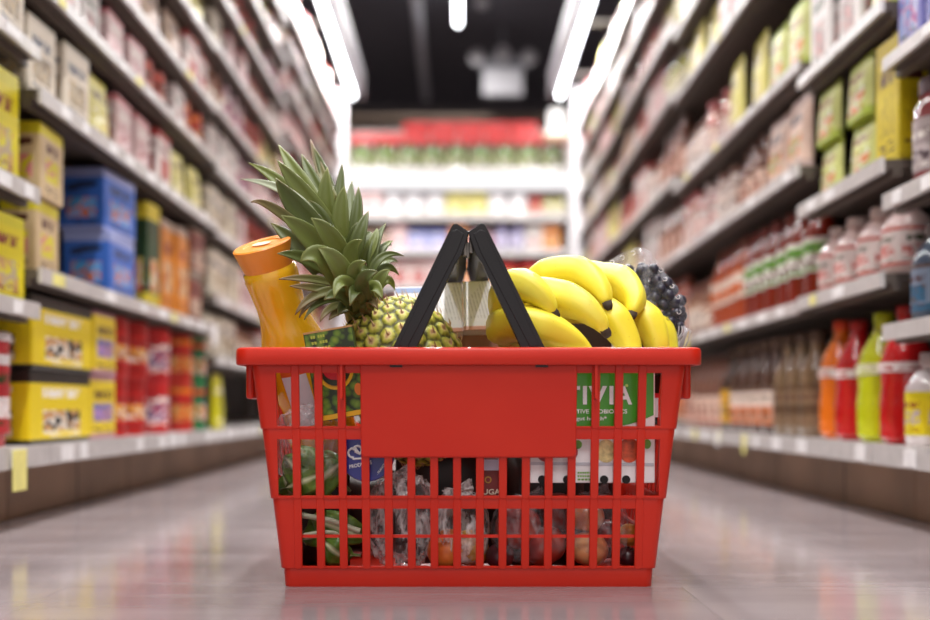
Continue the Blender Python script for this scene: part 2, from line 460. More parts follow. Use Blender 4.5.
# ------------------------------------------------------------------ pineapple
def pine_mat():
    N = Nodes('pineapple_skin'); a = N.new('ShaderNodeAttribute'); a.attribute_name = 'eye'
    tc = N.new('ShaderNodeTexCoord'); nz = N.noise(tc.outputs['Object'], 180, 3)
    f = N.math('ADD', a.outputs['Fac'], N.math('MULTIPLY', N.math('SUBTRACT', nz, .5), .75), True)
    c = N.ramp(f, [(0, lin('#b98a60')), (.22, lin('#b89468')), (.34, lin('#d8c078')), (.50, lin('#cfc65a')), (.74, lin('#a2a236')), (.94, lin('#52501e'))])
    b = N.bsdf(c, .5); return N.done(b, nz, .001, .5)
def leaf_mat(name, cols):
    N = Nodes(name); tc = N.new('ShaderNodeTexCoord')
    a = N.new('ShaderNodeAttribute'); a.attribute_name = 'along'
    nz = N.noise(tc.outputs['Object'], 30, 4)
    f = N.math('ADD', N.math('MULTIPLY', a.outputs['Fac'], .75), N.math('MULTIPLY', nz, .3), True)
    c = N.ramp(f, cols)
    b = N.bsdf(c, .42); b.inputs['Specular IOR Level'].default_value = .4
    return N.done(b, N.noise(tc.outputs['Object'], 260, 2), .0005, .3)
pc = P(411, 381, 1.118); pax = Vector((-.43, .0, .90)).normalized()
pin = MB(); NU, NV = 220, 170; RA, RL = .0655, .092
GA = PI*(3-math.sqrt(5))
Mp = Matrix.Translation(pc) @ pax.to_track_quat('Z', 'Y').to_matrix().to_4x4()
# eye centres on two crossing spirals
eyes = []
rows = 15
for r_ in range(rows):
    v = -1+2*(r_+.5)/rows; th = v*PI/2*.96
    cnt = 20
    for k in range(cnt): eyes.append((th+rnd.uniform(-.025, .025), 2*PI*(k+.5*(r_ % 2)+rnd.uniform(-.13, .13))/cnt))
def pz(th): return RL*math.sin(th)*.98
def prr(th): return RA*(abs(math.cos(th))**.62)
ep = np.array([(prr(t)*math.cos(a), prr(t)*math.sin(a), pz(t)) for t, a in eyes])
vs, att = [], []
for j in range(NV+1):
    th = -PI/2+PI*j/NV
    for i in range(NU):
        a = 2*PI*i/NU; p = np.array((prr(th)*math.cos(a), prr(th)*math.sin(a), pz(th)))
        d = np.sqrt(((ep-p)**2).sum(1)); d.sort()
        e = d[0]/(d[0]+d[1])*2 if d[1] > 0 else 0   # 0 centre .. 1 border
        h = .0026*(1-e**3.4)-.0012*max(0, 1-e*4)+.0010*noise.noise(Vector(tuple(p*140)))
        nrm = p/ (np.linalg.norm(p)+1e-9); q = p+nrm*h
        vs.append(tuple(q)); att.append(e)
fs = [(j*NU+i, j*NU+(i+1) % NU, (j+1)*NU+(i+1) % NU, (j+1)*NU+i) for j in range(NV) for i in range(NU)]
pin.add(vs, fs); pine = pin.build('pineapple', pine_mat(), smooth=180)
pine.matrix_world = Mp
at = pine.data.attributes.new('eye', 'FLOAT', 'POINT'); at.data.foreach_set('value', att)
tag(pine, 'whole pineapple with tall leafy green crown leaning left in the basket', 'pineapple')
sp = MB()
for (t, a), p in zip(eyes, ep):
    n_ = Vector(p).normalized(); p = Vector(p)+n_*.003
    if abs(t) > 1.35: continue
    s = Vector((0, 0, 1)); tip = p+n_*.0030+s*.0055; w = n_.cross(s).normalized()*.0014
    sp.add([p-w-s*.002, p+w-s*.002, p+n_*.003, tip], [(0, 1, 2), (0, 2, 3), (1, 3, 2), (0, 3, 1)])
sp.build('eye_bract', plain('dry_bract', '#c4a078', .7), pine)
pine.children[-1]['kind'] = 'stuff'
# crown: leaves as gutter-shaped blades through picture-measured points with real depth
crown = MB(); along = []; cmi = []
def blade(b, c, t, w, face=-1.0, mat=0, hook=0.0, n=14):
    """b, c, t: base, middle, tip (px, py, depth); w: half width in px at the middle"""
    b, c, t = [P(*q) for q in (b, c, t)]
    w = w*1.1/F
    ctl = 2*c-.5*(b+t)
    vs = []; view = Vector((0, face, .15))
    for k in range(n+1):
        s = k/n; p = b*(1-s)**2+ctl*2*s*(1-s)+t*s*s
        tg = (2*(1-s)*(ctl-b)+2*s*(t-ctl)).normalized()
        if hook: p = p+Vector((hook*max(0, s-.75)**2*.5, 0, -abs(hook)*max(0, s-.8)**2*.5))
        side = tg.cross(view).normalized(); nm = side.cross(tg).normalized()
        ww = w*(.78+.9*s-1.68*s**2.3) if s < 1 else 0
        ww = max(ww, .0002)
        for u, cv in ((-1, .42), (-.5, .12), (0, 0), (.5, .12), (1, .42)):
            vs.append(p+side*ww*u-nm*ww*cv*-1)
            along.append(min(1, s*.86+(0.12 if abs(u) == 1 else 0)))
    fs = [(k*5+i, k*5+i+1, k*5+i+6, k*5+i+5) for k in range(n) for i in range(4)]
    crown.add(vs, fs, mat)
Y0 = 1.118
G, D, Bn, Pl = 0, 1, 2, 3
blades = [
 ((322,236,1.12),(292,196,1.10),(240,179,1.14),6,Pl), ((330,245,1.13),(290,192,1.13),(248.5,163,1.15),8,G),
 ((332,230,1.14),(303,185,1.15),(278.5,144.5,1.18),10,G), ((335,235,1.12),(304,195,1.11),(277.5,160.5,1.10),10.5,G),
 ((338,252,1.10),(300,212,1.085),(275.5,178,1.07),12.5,D), ((325,252,1.09),(279,212,1.07),(251,202,1.05),5.5,Bn),
 ((338,268,1.09),(308,236,1.07),(281,216,1.055),11.5,G), ((320,272,1.10),(296,245,1.10),(271,223,1.11),9.5,D),
 ((334,220,1.15),(314,182,1.17),(301.5,154,1.19),7.5,D), ((335,200,1.16),(321,172,1.18),(310.5,139,1.2),5.5,Bn),
 ((336,205,1.17),(325,175,1.18),(313,146,1.19),6,D), ((331,240,1.13),(326,203,1.12),(327.5,167,1.12),10,G),
 ((336,225,1.16),(340,190,1.17),(342,164,1.18),5.5,D), ((342,240,1.12),(341,212,1.115),(344.5,186,1.115),9,G),
 ((352,245,1.13),(357,215,1.13),(358.5,186.5,1.14),7,D), ((345,262,1.08),(329,236,1.06),(311,218,1.05),10.5,G),
 ((352,268,1.10),(359,237,1.09),(368.5,211,1.10),8,D), ((372,272,1.11),(375,246,1.11),(386,223,1.13),5.5,D),
 ((374,275,1.12),(381,250,1.12),(392,245,1.14),4.5,D), ((364,262,1.11),(373,243,1.11),(377,228,1.12),6,G),
 ((325,270,1.08),(302,258,1.06),(277.5,253.5,1.04),7,D), ((346,290,1.07),(322,258,1.04),(300,262,1.03),12.5,G),
 ((350,288,1.06),(336,262,1.04),(318,248,1.035),10,G), ((335,284,1.09),(308,279,1.06),(279,279,1.04),4.5,Bn),
 ((335,292,1.08),(312,288,1.05),(290,286,1.035),4.5,Bn), ((345,290,1.08),(315,296,1.05),(295,315,1.04),5,Bn),
 ((340,296,1.08),(315,300,1.055),(299,318,1.045),4,Bn), ((343,300,1.08),(320,303,1.055),(304,320,1.045),3.5,D),
 ((347,305,1.08),(330,309,1.055),(320,322,1.045),4.5,Bn), ((352,308,1.08),(338,312,1.06),(329,320,1.05),4.5,Bn),
 ((368,285,1.10),(381,258,1.10),(404,256,1.12),4.5,D), ((374,288,1.11),(385,268,1.11),(399,275,1.12),5,D),
 ((376,292,1.11),(387,280,1.10),(395,290,1.11),5,G), ((366,280,1.11),(380,252,1.12),(393,241,1.14),5,G),
 ((362,295,1.06),(356,272,1.04),(366,262,1.03),9,G), ((358,300,1.06),(343,283,1.035),(334,298,1.02),8,G),
 ((366,302,1.06),(364,280,1.035),(378,272,1.03),8,D), ((352,305,1.07),(338,295,1.045),(324,300,1.035),7.5,D),
 ((368,308,1.07),(374,288,1.05),(383,300,1.04),8,G), ((360,310,1.07),(356,292,1.045),(350,306,1.03),8,D),
 ((372,302,1.09),(380,280,1.08),(390,270,1.08),7,G), ((350,275,1.08),(352,252,1.07),(362,240,1.06),9,G),
 ((348,262,1.11),(356,235,1.10),(360,222,1.10),8,D), ((336,258,1.12),(322,222,1.11),(308,200,1.11),10,D),
 ((356,258,1.12),(364,240,1.12),(372,232,1.13),6,D), ((366,314,1.08),(370,300,1.06),(378,310,1.05),7,Bn),
 ((356,314,1.08),(345,306,1.06),(338,316,1.05),6,D), ((370,280,1.14),(384,262,1.17),(398,262,1.20),6,D),
 ((345,290,1.14),(330,270,1.18),(312,262,1.21),8,D), ((352,255,1.15),(350,215,1.19),(352,180,1.22),8,D),
 ((345,250,1.16),(330,205,1.21),(320,165,1.25),9,D), ((340,255,1.16),(312,215,1.21),(295,190,1.24),9,D)]
for b, c, t, w, mi in blades: blade(b, c, t, w, mat=mi, hook=0)
# stem core under the leaves
stem = [P(366, 318, 1.10), P(356, 285, 1.105), P(345, 255, 1.12), P(336, 235, 1.13)]
n0 = len(crown.v); crown.tube(stem, [.021, .020, .015, .008], 14, 1); along += [.3]*(len(crown.v)-n0)
cols_g = [(0, lin('#98965a')), (.2, lin('#78803e')), (.65, lin('#6c763c')), (.9, lin('#828448')), (.97, lin('#9a7c54'))]
cols_d = [(0, lin('#7c7c44')), (.3, lin('#5a6432')), (.7, lin('#545e2e')), (.93, lin('#857c4c')), (1, lin('#a08058'))]
cols_b = [(0, lin('#84824e')), (.4, lin('#6f7040')), (.75, lin('#7e6844')), (1, lin('#8c6a4a'))]
cols_p = [(0, lin('#8a9268')), (.5, lin('#a2a98a')), (1, lin('#c9cdb8'))]
cr = crown.build('crown', [leaf_mat('leaf_green', cols_g), leaf_mat('leaf_dark', cols_d), leaf_mat('leaf_brown', cols_b), leaf_mat('leaf_pale', cols_p)], None, smooth=60, fix=False)
cr.data.attributes.new('along', 'FLOAT', 'POINT').data.foreach_set('value', along)
sm = cr.modifiers.new('thick', 'SOLIDIFY'); sm.thickness = .0011; sm.offset = 0
cr.parent = pine; cr.matrix_parent_inverse = Mp.inverted()

# ------------------------------------------------------------------ bananas
def banana_mat():
    N = Nodes('banana_peel'); tc = N.new('ShaderNodeTexCoord'); nz = N.noise(tc.outputs['Object'], 16, 4)
    c = N.ramp(nz, [(.3, lin('#e6d22e')), (.55, lin('#eedc3e')), (.75, lin('#e8dc56'))])
    v = N.noise(tc.outputs['Object'], 330, 2); sp_ = N.math('GREATER_THAN', v, .73)
    c = N.mix(N.math('MULTIPLY', sp_, .5), c, lin('#a88a2a'))
    b = N.bsdf(c, .42); b.inputs['Subsurface Weight'].default_value = .08; b.inputs['Subsurface Radius'].default_value = (.01, .006, .002)
    b.inputs['Subsurface Scale'].default_value = .3
    return N.done(b, nz, .0015, .2)
PEEL = banana_mat(); TIPM = plain('banana_tip', '#3a2a1c', .8, var=.2, scale=200); STEMM = plain('banana_stem', '#b7a63a', .6)
pent = lambda a: 1+.05*math.cos(5*a)+.0*a
def banana(parent, pts, r=.0185, tip=True):
    c = catmull([P(*q) for q in pts], 8); n = len(c); inv = parent.matrix_world.inverted()
    c = [inv @ q for q in c]
    L_ = [0]
    for i in range(1, n): L_.append(L_[-1]+(c[i]-c[i-1]).length)
    T = L_[-1]; rad = []
    for l in L_:
        s = l/T; e = T-l
        q = min(1, (.28+.72*min(1, l/.045)**.8)) * min(1, (max(0, e)/.056)**.62*.80+.20)
        rad.append(max(.0045, r*q))
    m = MB(); m.tube(c, rad, 20, shape=pent); o = m.build('banana', PEEL, parent, smooth=60)
    d = (c[-1]-c[-2]).normalized(); p = c[-1]
    if tip:
        m = MB(); m.tube([p-d*.003, p+d*.0015, p+d*.0050, p+d*.0075], [.0050, .0054, .0048, .0032], 9, shape=lambda a: 1+.12*math.cos(3*a)); m.build('blossom_tip', TIPM, o, smooth=60)
    return o
hb = empty('banana_bunch', P(500, 330, 1.12)); tag(hb, 'bunch of yellow bananas behind the black handle leg, left one of two', 'bananas', 'banana bunches in the basket')
hb2 = empty('banana_bunch', P(560, 300, 1.16)); tag(hb2, 'bunch of yellow bananas touching the bag of dark berries, right one of two', 'bananas', 'banana bunches in the basket')
bpy.context.view_layer.update()
banana(hb, [(508,338,1.10),(504,309,1.085),(513,289,1.07),(525,286,1.058),(542,297,1.05),(553.5,313,1.047)], .0195)
banana(hb, [(514,335,1.13),(503,328,1.085),(516,323,1.058),(540,327,1.05),(568,339,1.048),(592,356,1.05)], .0190)
banana(hb, [(520,320,1.13),(535,297,1.105),(560,298,1.085),(582,306,1.07),(598,320,1.062),(605,331,1.06)], .0195)
m = MB(); inv = hb.matrix_world.inverted()
m.tube([inv @ P(512, 345, 1.15), inv @ P(508, 338, 1.135), inv @ P(503, 334, 1.11)], [.012, .014, .010], 12); m.build('bunch_stem', STEMM, hb, smooth=60)
banana(hb2, [(528,300,1.17),(536,283,1.15),(556,275,1.135),(580,275,1.12),(598,288,1.10),(607,304,1.085)], .0200)
banana(hb2, [(552,300,1.19),(575,280,1.17),(602,281,1.155),(622,285,1.14),(634,299,1.115),(632,314,1.10)], .0200)
banana(hb2, [(565,318,1.15),(590,310,1.12),(610,318,1.10),(623,334,1.09),(632,352,1.085),(634,368,1.09)], .0190)
banana(hb2, [(590,320,1.17),(620,310,1.15),(644,320,1.13),(654,336,1.12),(658,354,1.115),(656,370,1.12)], .0190)
banana(hb2, [(605,325,1.19),(635,318,1.18),(656,330,1.165),(664,346,1.16),(666,362,1.155),(660,378,1.155)], .0185)
m = MB(); inv = hb2.matrix_world.inverted()
m.tube([inv @ P(545, 318, 1.22), inv @ P(555, 308, 1.19), inv @ P(572, 305, 1.17)], [.011, .016, .012], 12); m.build('bunch_stem', STEMM, hb2, smooth=60)

# ------------------------------------------------------------------ dark berries in a clear bag
def sphere_mb(r, n=14, sz=1.0):
    m = MB(); m.lathe([(max(.02*r, r*math.sin(PI*k/n)), -r*sz*math.cos(PI*k/n)) for k in range(n+1)], 16); return m
bm_ = sphere_mb(.0067, 12)
bm_.lathe([(.0018, .0062), (.0021, .0069), (.0008, .0069)], 8)
def berry_mat():
    N = Nodes('dark_berry_skin'); tc = N.new('ShaderNodeTexCoord'); nz = N.noise(tc.outputs['Object'], 260, 2)
    return N.done(N.bsdf(N.ramp(nz, [(.3, lin('#201d2c')), (.7, lin('#3d3a4a'))]), .38))
b0 = None; pts = []
def in_poly(x, y, poly):
    c = False
    for i in range(len(poly)):
        (x0, y0), (x1, y1) = poly[i], poly[i-1]
        if (y0 > y) != (y1 > y) and x < (x1-x0)*(y-y0)/(y1-y0)+x0: c = not c
    return c
bpoly = [(628, 268), (640, 267), (654, 268), (668, 283), (681, 298), (685, 312), (684, 322), (676, 338), (667, 350), (640, 345), (622, 300)]
r2 = random.Random(3)
for layer, yy in enumerate((1.168, 1.180, 1.192)):
    tries = 0
    while tries < 6000:
        tries += 1
        px, py = r2.uniform(620, 688), r2.uniform(264, 350)
        if not in_poly(px, py, bpoly): continue
        p = P(px, py, yy+r2.uniform(-.003, .003))
        if all((p-q).length > .0113 for q in pts): pts.append(p)
        if layer and len(pts) > 120: break
for i, p in enumerate(pts):
    if b0 is None: b0 = bm_.build('berry', berry_mat(), None, smooth=60); o = b0
    else: o = b0.copy(); C.objects.link(o)
    o.location = p; o.rotation_euler = (r2.uniform(-1, 1.6), r2.uniform(-1, 1), r2.uniform(0, 6)); o.scale = [r2.uniform(.88, 1.1)]*3
    tag(o, 'round dark blue berry packed among its like in the clear bag beside bananas', 'berry', 'dark berries in the clear bag')
bag = MB()
front = [(600, 266), (612, 259), (624, 252.5), (636, 247.5), (645, 249), (651, 253), (657, 262), (664, 271), (672, 280), (680, 290), (687, 304), (690, 317), (688, 330), (682, 343), (676, 356), (655, 362), (628, 350), (612, 325), (600, 298), (594, 280)]
cxp, cyp = 645, 305
cs_ = []
NR = 10
ncont = len(front)*4
dense = catmull([Vector((x, y, 0)) for x, y in front+[front[0]]], 4)[:-1]
for side in (-1, 1):
    for k in range(NR+1):
        s = k/NR
        for i, q in enumerate(dense):
            px = cxp+(q.x-cxp)*s; py = cyp+(q.y-cyp)*s
            bulge = math.sqrt(max(0, 1-s**3))*.021*(1 if py > 262 else .25+.75*max(0, (py-248)/14))
            nz = noise.noise(Vector((px*.16, py*.16, side*3)))*.0035+abs(noise.noise(Vector((px*.5, py*.3, 7+side))))*.003
            p = P(px, py, 1.180+side*(bulge+nz*(1-s)))
            cs_.append(p)
nd = len(dense)
fs = []
for h in range(2):
    o_ = h*(NR+1)*nd
    for k in range(NR):
        for i in range(nd):
            i2 = (i+1) % nd; fs.append((o_+k*nd+i, o_+k*nd+i2, o_+(k+1)*nd+i2, o_+(k+1)*nd+i))
bag.add(cs_, fs)
bg = bag.build('produce_bag', BERRYFILM, None, smooth=180)
tag(bg, 'clear plastic bag holding dark berries, propped behind the bananas', 'bag')
# printed marks along the seam of the bag
mk = plain('white_ink', '#f2eff2', .6, var=.01)
for k, (px, py, a) in enumerate(((612, 262, -25), (622, 257.5, -25), (633, 253, -20), (655, 262, 50), (661, 270, 50), (665, 279, 50), (672, 286, 50), (678, 297, 60), (679, 312, 50), (668, 318, 20))):
    m = MB(); r_ = 1.9
    arc = [P(px+r_*math.cos(math.radians(a+t))*1.1, py+r_*math.sin(math.radians(a+t)), 1.155 if py > 262 else 1.172) for t in range(-130, 131, 26)]
    m.tube(arc, .00036, 5); m.build('printed_mark', mk, bg)
for k in range(7):
    x0 = 676+k*2.0
    m.tube(catmull([P(x0+3, 322+k*1.5, 1.165), P(x0+2.5+2*math.sin(k), 332, 1.16), P(x0-1+math.cos(k*2), 341, 1.16), P(x0-5, 352, 1.165)], 4), .0007+.0003*(k % 2), 6)
m.build('bag_crease', plain('film_crease', '#a9a3a8', .25), bg)

# ------------------------------------------------------------------ white cartons with small print behind the handle, blue capped bottle
def print_mat():
    N = Nodes('small_print_panel'); tc = N.new('ShaderNodeTexCoord'); sx = N.new('ShaderNodeSeparateXYZ'); N.link(tc.outputs['Object'], sx.inputs[0])
    x, z = sx.outputs[0], sx.outputs[2]
    u = N.math('ADD', x, N.math('MULTIPLY', z, .22))
    ln = N.math('LESS_THAN', N.math('FRACT', N.math('MULTIPLY', u, 250.0)), .38)
    mp = N.new('ShaderNodeMapping'); mp.inputs['Scale'].default_value = (40, 1, 700); N.link(tc.outputs['Object'], mp.inputs[0])
    brk = N.math('GREATER_THAN', N.noise(mp.outputs[0], 1, 1), .42)
    blk = N.math('GREATER_THAN', N.noise(tc.outputs['Object'], 26, 0), .44)
    f = N.math('MULTIPLY', N.math('MULTIPLY', ln, brk), blk)
    c = N.mix(N.math('MULTIPLY', f, .36), lin('#f4f3fa'), lin('#6d6770'))
    return N.done(N.bsdf(c, .4))
PR = print_mat()
def carton(name, label, pxs, py0, py1, y, dep, mats, extra=None, rot=-1.2, tilt=0):
    a, b = P(pxs[0], py1, y), P(pxs[1], py0, y); e = empty(name, a, (math.radians(tilt), math.radians(rot), 0)); tag(e, label, 'carton')
    w, h = b.x-a.x, b.z-a.z
    m = MB(); m.box(0, w, 0, dep, 0, h); m.build('carton_body', mats, e, bevel=.0008)
    if extra: extra(e, w, h)
    return e
def white_extra(e, w, h):
    m = MB(); m.box(.0005, w-.0005, -.0005, .0, .0045, h-.001); m.build('printed_face', PR, e)
    m = MB(); m.box(0, w, -.0007, .001, 0, .0045); m.build('pink_edge', plain('salmon_print', '#d9a08c', .45), e)
def white_extra2(e, w, h):
    white_extra(e, w, h)
    m = MB(); m.box(.001, w*.7, -.0008, 0, h-.0085, h-.002); m.build('blue_band', plain('pale_blue_print', '#8fa3cf', .4), e)
carton('printed_carton', 'white carton of small print with blue band, behind pineapple and left handle leg', (394, 437), 281, 333, 1.187, .022, WHITE, white_extra2, tilt=-22)
carton('printed_carton', 'white carton covered in small print seen in the gap between the handle legs', (437.5, 463), 276, 332, 1.187, .022, WHITE, white_extra, tilt=-22)
carton('printed_carton', 'white carton of small print touching the bananas, beside the handle gap', (463.5, 492), 274.5, 330, 1.187, .022, WHITE, white_extra, tilt=-22)
carton('brown_carton', 'brown cardboard carton lying beneath the white printed cartons', (425, 505), 334.5, 392, 1.20, .075, plain('brown_card', '#8a5a48', .7))
carton('brown_carton', 'added dark brown block standing in for the shade behind and below the right banana bunch', (540, 612), 322, 400, 1.225, .03, plain('gap_shade_brown', '#3a2620', .7), rot=0)  # added block that darkens the bright gap under the bananas
wb = empty('water_bottle', P(532, 408+.17*F/1.262, 1.262)); tag(wb, 'tall bottle with bright blue cap poking up behind the bananas', 'bottle')
m = MB(); m.lathe([(.026, 0), (.029, .004), (.029, .25), (.024, .28), (.013, .305), (.012, .322)], 24); m.build('bottle_body', plain('bluish_bottle', '#39465a', .15, coat=.5), wb, smooth=50)
m = MB(); m.lathe([(.0145, .318), (.0145, .334), (.013, .3375), (.002, .3380)], 28); m.build('cap', plain('blue_cap', '#2440c8', .4), wb, smooth=40)

# ------------------------------------------------------------------ yogurt multipack behind the right front
YA = 1.031
def A(px, py): q = P(px, py, YA); return (q.x, q.z)
act = empty('yogurt_multipack', P(592, 483, YA)); tag(act, 'green and white yogurt multipack with fruit pictures showing through the basket front', 'carton')
ox, oz = act.location.x, act.location.z
def AL(px, py): q = A(px, py); return (q[0]-ox, q[1]-oz)
x0, z0 = AL(530, 483); x1, z1 = AL(655, 352)
m = MB(); m.box(x0, x1, 0, .072, z0, z1); m.build('carton_body', WHITE, act, bevel=.001)
m = MB(); m.prism([AL(*q) for q in ((530.3, 352.5), (653.5, 352.5), (653.5, 415), (648, 417.5), (640, 421), (628, 424.5), (612, 427), (530.3, 430))], -.0006, 0)
m.build('green_panel', plain('leaf_green_print', '#3f9018', .35, coat=.2, var=.02), act)
for ch, xa, xb in (('A', 532, 547), ('C', 548, 562), ('T', 564, 580), ('I', 582.8, 586.8), ('V', 588.5, 607), ('I', 609.3, 613.3), ('A', 615.5, 632)):
    text_obj(ch, 'lettering', WHITE, act, AL(xa, 0)[0], AL(xb, 0)[0], AL(0, 404.5)[1], AL(0, 386)[1], -.0010, bold=.032)
text_obj('AND ACTIVE PROBIOTICS', 'small_lettering', WHITE, act, AL(551, 0)[0], AL(627, 0)[0], AL(0, 413.5)[1], AL(0, 409.3)[1], -.0010, bold=.015)
text_obj('supports gut health*', 'small_lettering', WHITE, act, AL(550, 0)[0], AL(606.5, 0)[0], AL(0, 421.5)[1], AL(0, 416.3)[1], -.0010, bold=.015)
ellipse_part('lettering_dot', act, *AL(626.5, 385.5), .0015, .0015, -.0008, plain('pale_green_print', '#b9dc6a', .4))
def fruit(px, py, rx, ry, c, nm): ellipse_part('fruit_picture', act, *AL(px, py), rx/F, ry/F, -.0006, plain(nm, c, .4, var=.25, scale=160))
fruit(606, 451, 10, 12, '#dcc78a', 'banana_slice_print'); fruit(629, 450, 10.5, 13, '#c8502a', 'peach_print')
fruit(545, 452, 9, 10, '#b5323a', 'berry_print'); fruit(572, 452, 6, 7, '#b03a3a', 'berry_print')
fruit(577.5, 444.5, 4.5, 4.5, '#6aa026', 'leaf_patch_print'); fruit(647, 444, 4, 5, '#5c8a2c', 'leaf_patch_print'); fruit(560, 443, 6, 4, '#6aa026', 'leaf_patch_print')
m = MB(); m.prism([AL(*q) for q in ((530.3, 462), (653.5, 463), (653.5, 466), (530.3, 465))], -.0007, 0); m.build('grey_line', plain('grey_print', '#bcbcc4', .4), act)
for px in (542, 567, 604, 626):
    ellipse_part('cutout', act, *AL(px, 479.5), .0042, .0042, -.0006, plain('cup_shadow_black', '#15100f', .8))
for k, (s_, xx) in enumerate((('------', 577.5), ('------', 577.5), ('----', 577.5))):
    text_obj(s_, 'small_print', _cache['leaf_patch_print'], act, AL(xx, 0)[0], AL(591, 0)[0], AL(0, 473.5+k*3.4)[1], AL(0, 471.8+k*3.4)[1], -.0010)

# sauce bottle at the right rear corner, its red and white label beside the multipack
sb = empty('sauce_bottle', P(657, 408+.178*F/1.08, 1.075)); tag(sb, 'dark bottle with white and red label wedged at the right end of basket', 'bottle')
sb.location = P(649, 408+.055*F/1.13, 1.13)
m = MB(); m.lathe([(.012, 0), (.015, .003), (.015, .08), (.012, .10), (.0075, .115), (.007, .13)], 22); m.build('bottle_body', plain('dark_sauce', '#241813', .15, coat=.6), sb, smooth=50)
m = MB(); m.lathe([(.0153, .045), (.0153, .066)], 22, cap0=False, cap1=False); m.build('label', plain('dusty_white', '#d9c9cc', .5), sb, smooth=50)
m = MB(); m.lathe([(.0154, .066), (.0154, .071)], 22, cap0=False, cap1=False); m.build('label_band', plain('red_print', '#c8202a'), sb, smooth=50)

# ------------------------------------------------------------------ blue lidded tub, sugar box
bt = empty('round_tub', P(367, 454, 1.034), (math.radians(90), 0, math.radians(0)))
bt.rotation_euler = (math.radians(88), math.radians(-4), 0)
tag(bt, 'round tub lying with its deep blue lid against the basket front', 'tub')
m = MB(); m.lathe([(.0245, -.040), (.0270, -.003), (.0280, -.003), (.0280, -.0005)], 40); m.build('tub_body', plain('tub_white', '#cfc9d0', .4), bt, smooth=40)
m = MB(); m.lathe([(.0276, -.0006), (.0276, .0006), (.027, .0012), (.002, .0012)], 44); lid = m.build('blue_lid', plain('navy_lid', '#1c1e78', .35, coat=.3, var=.03), bt, smooth=30)
def flat_on_lid(poly, name, z=.0018):
    m = MB(); n = len(poly); m.add([(x, y, z) for x, y in poly]+[(x, y, z-.0005) for x, y in poly], [tuple(range(n)), tuple(range(2*n-1, n-1, -1))]+[(i, i+n, (i+1) % n+n, (i+1) % n) for i in range(n)])
    m.build(name, WHITE, lid)
mm = MB()
arc = [(.0045+.0046*math.cos(math.radians(t)), .0020+.0046*math.sin(math.radians(t)), .0018) for t in range(20, 300, 20)]
mm.tube([(x-.006, y, z) for x, y, z in arc], .0011, 6)
mm.tube([(.0045+.004*math.cos(math.radians(t))-.001, .0045+.0042*math.sin(math.radians(t)), .0018) for t in range(-60, 200, 20)], .0011, 6)
mm.tube([(.006, .000, .0018), (.002, .0035, .0018), (.0005, .009, .0018)], [.0008, .0022, .0006], 6)
mm.tube([(-.002, -.004, .0018), (.008, -.004, .0018)], .0009, 6)
em_ = mm.build('emblem', WHITE, lid); em_.location = (-.0125, 0, 0)
def lid_text(s, x0, x1, y0, y1, rot):
    q = text_obj(s, 'lettering', WHITE, lid, x0, x1, y0, y1, 0, 0, .01)
    for v in q.data.vertices:
        x, y = v.co.x-(x0+x1)/2, v.co.z-(y0+y1)/2
        v.co = ((x0+x1)/2+x*math.cos(rot)-y*math.sin(rot), (y0+y1)/2+x*math.sin(rot)+y*math.cos(rot), .0018)
lid_text('PRODUCTS', -.0185, .0045, -.0120, -.0082, math.radians(8))
lid_text('- FRANCE', .0065, .0195, -.0175, -.0150, math.radians(50))
carton('sugar_carton', 'small dark red sugar carton with cream lettering behind the centre bars', (478, 506), 459, 500, 1.036, .03, plain('dark_red_card', '#6e1c1a', .5), lambda e, w, h: (
    text_obj('SUGAR', 'lettering', plain('cream_print', '#dccab4', .5), e, w*.02, w*.98, .0055, .0112, -.0008, bold=.02),
    ellipse_part('emblem', e, w*.36, .0205, .0035, .0035, -.0006, plain('gold_print', '#a8782c', .5)),
    ellipse_part('emblem_centre', e, w*.36, .0205, .0022, .0022, -.0011, plain('dark_red_card', '#6e1c1a', .5)),
    (lambda m: (m.box(0, w, -.0006, .001, h-.0115, h-.0005), m.build('white_flap', plain('flap_white', '#b9b9cc', .5), e)))(MB())), rot=0)

# ------------------------------------------------------------------ fruit, greens and film bags seen through the lattice
def fruit_mat(name, a, b, c):
    N = Nodes(name); tc = N.new('ShaderNodeTexCoord'); nz = N.noise(tc.outputs['Object'], 22, 3, .6)
    return N.done(N.bsdf(N.ramp(nz, [(.32, lin(a)), (.5, lin(b)), (.66, lin(c))]), .32))
NECT = fruit_mat('nectarine_skin', '#a8341c', '#d0702c', '#e0a04a'); REDF = fruit_mat('red_fruit_skin', '#6a1616', '#94241e', '#b84a34')
PEACH = fruit_mat('peach_skin', '#c4623a', '#d98a58', '#e0a878'); PLUM = fruit_mat('plum_skin', '#38141c', '#4c1c22', '#6c2a2a'); YEL = fruit_mat('golden_fruit_skin', '#c88a2c', '#d9a040', '#d07a30')
def fruit_obj(px, py, y, rpx, mat, name, label, grp=None):
    r = rpx*y/F
    prof = [(max(.0004, r*math.sin(PI*k/18)*(1+.03*math.sin(PI*k/18))), -r*.93*math.cos(PI*k/18)-(r*.16*max(0, 1-k/2.2)*-1 if k < 3 else 0)-(r*.18*max(0, 1-(18-k)/2.4) if k > 15 else 0)) for k in range(19)]
    m = MB(); m.lathe(prof, 28)
    o = m.build(name, mat, None, smooth=180); o.location = P(px, py, y); o.rotation_euler = (rnd.uniform(-.6, .6), rnd.uniform(-.6, .6), rnd.uniform(0, 6))
    m = MB(); m.tube([(0, 0, r*.70), (0.001, 0, r*.85), (.002, 0, r*.95)], [.0012, .0010, .0012], 6); m.build('stalk', TIPM, o)
    tag(o, label, name.split('_')[-1], grp); return o
g_ = 'loose fruit in the film bags at the basket bottom'
fruit_obj(448, 549, 1.062, 21, NECT, 'nectarine', 'orange red nectarine in film, leftmost fruit at the basket bottom', g_)
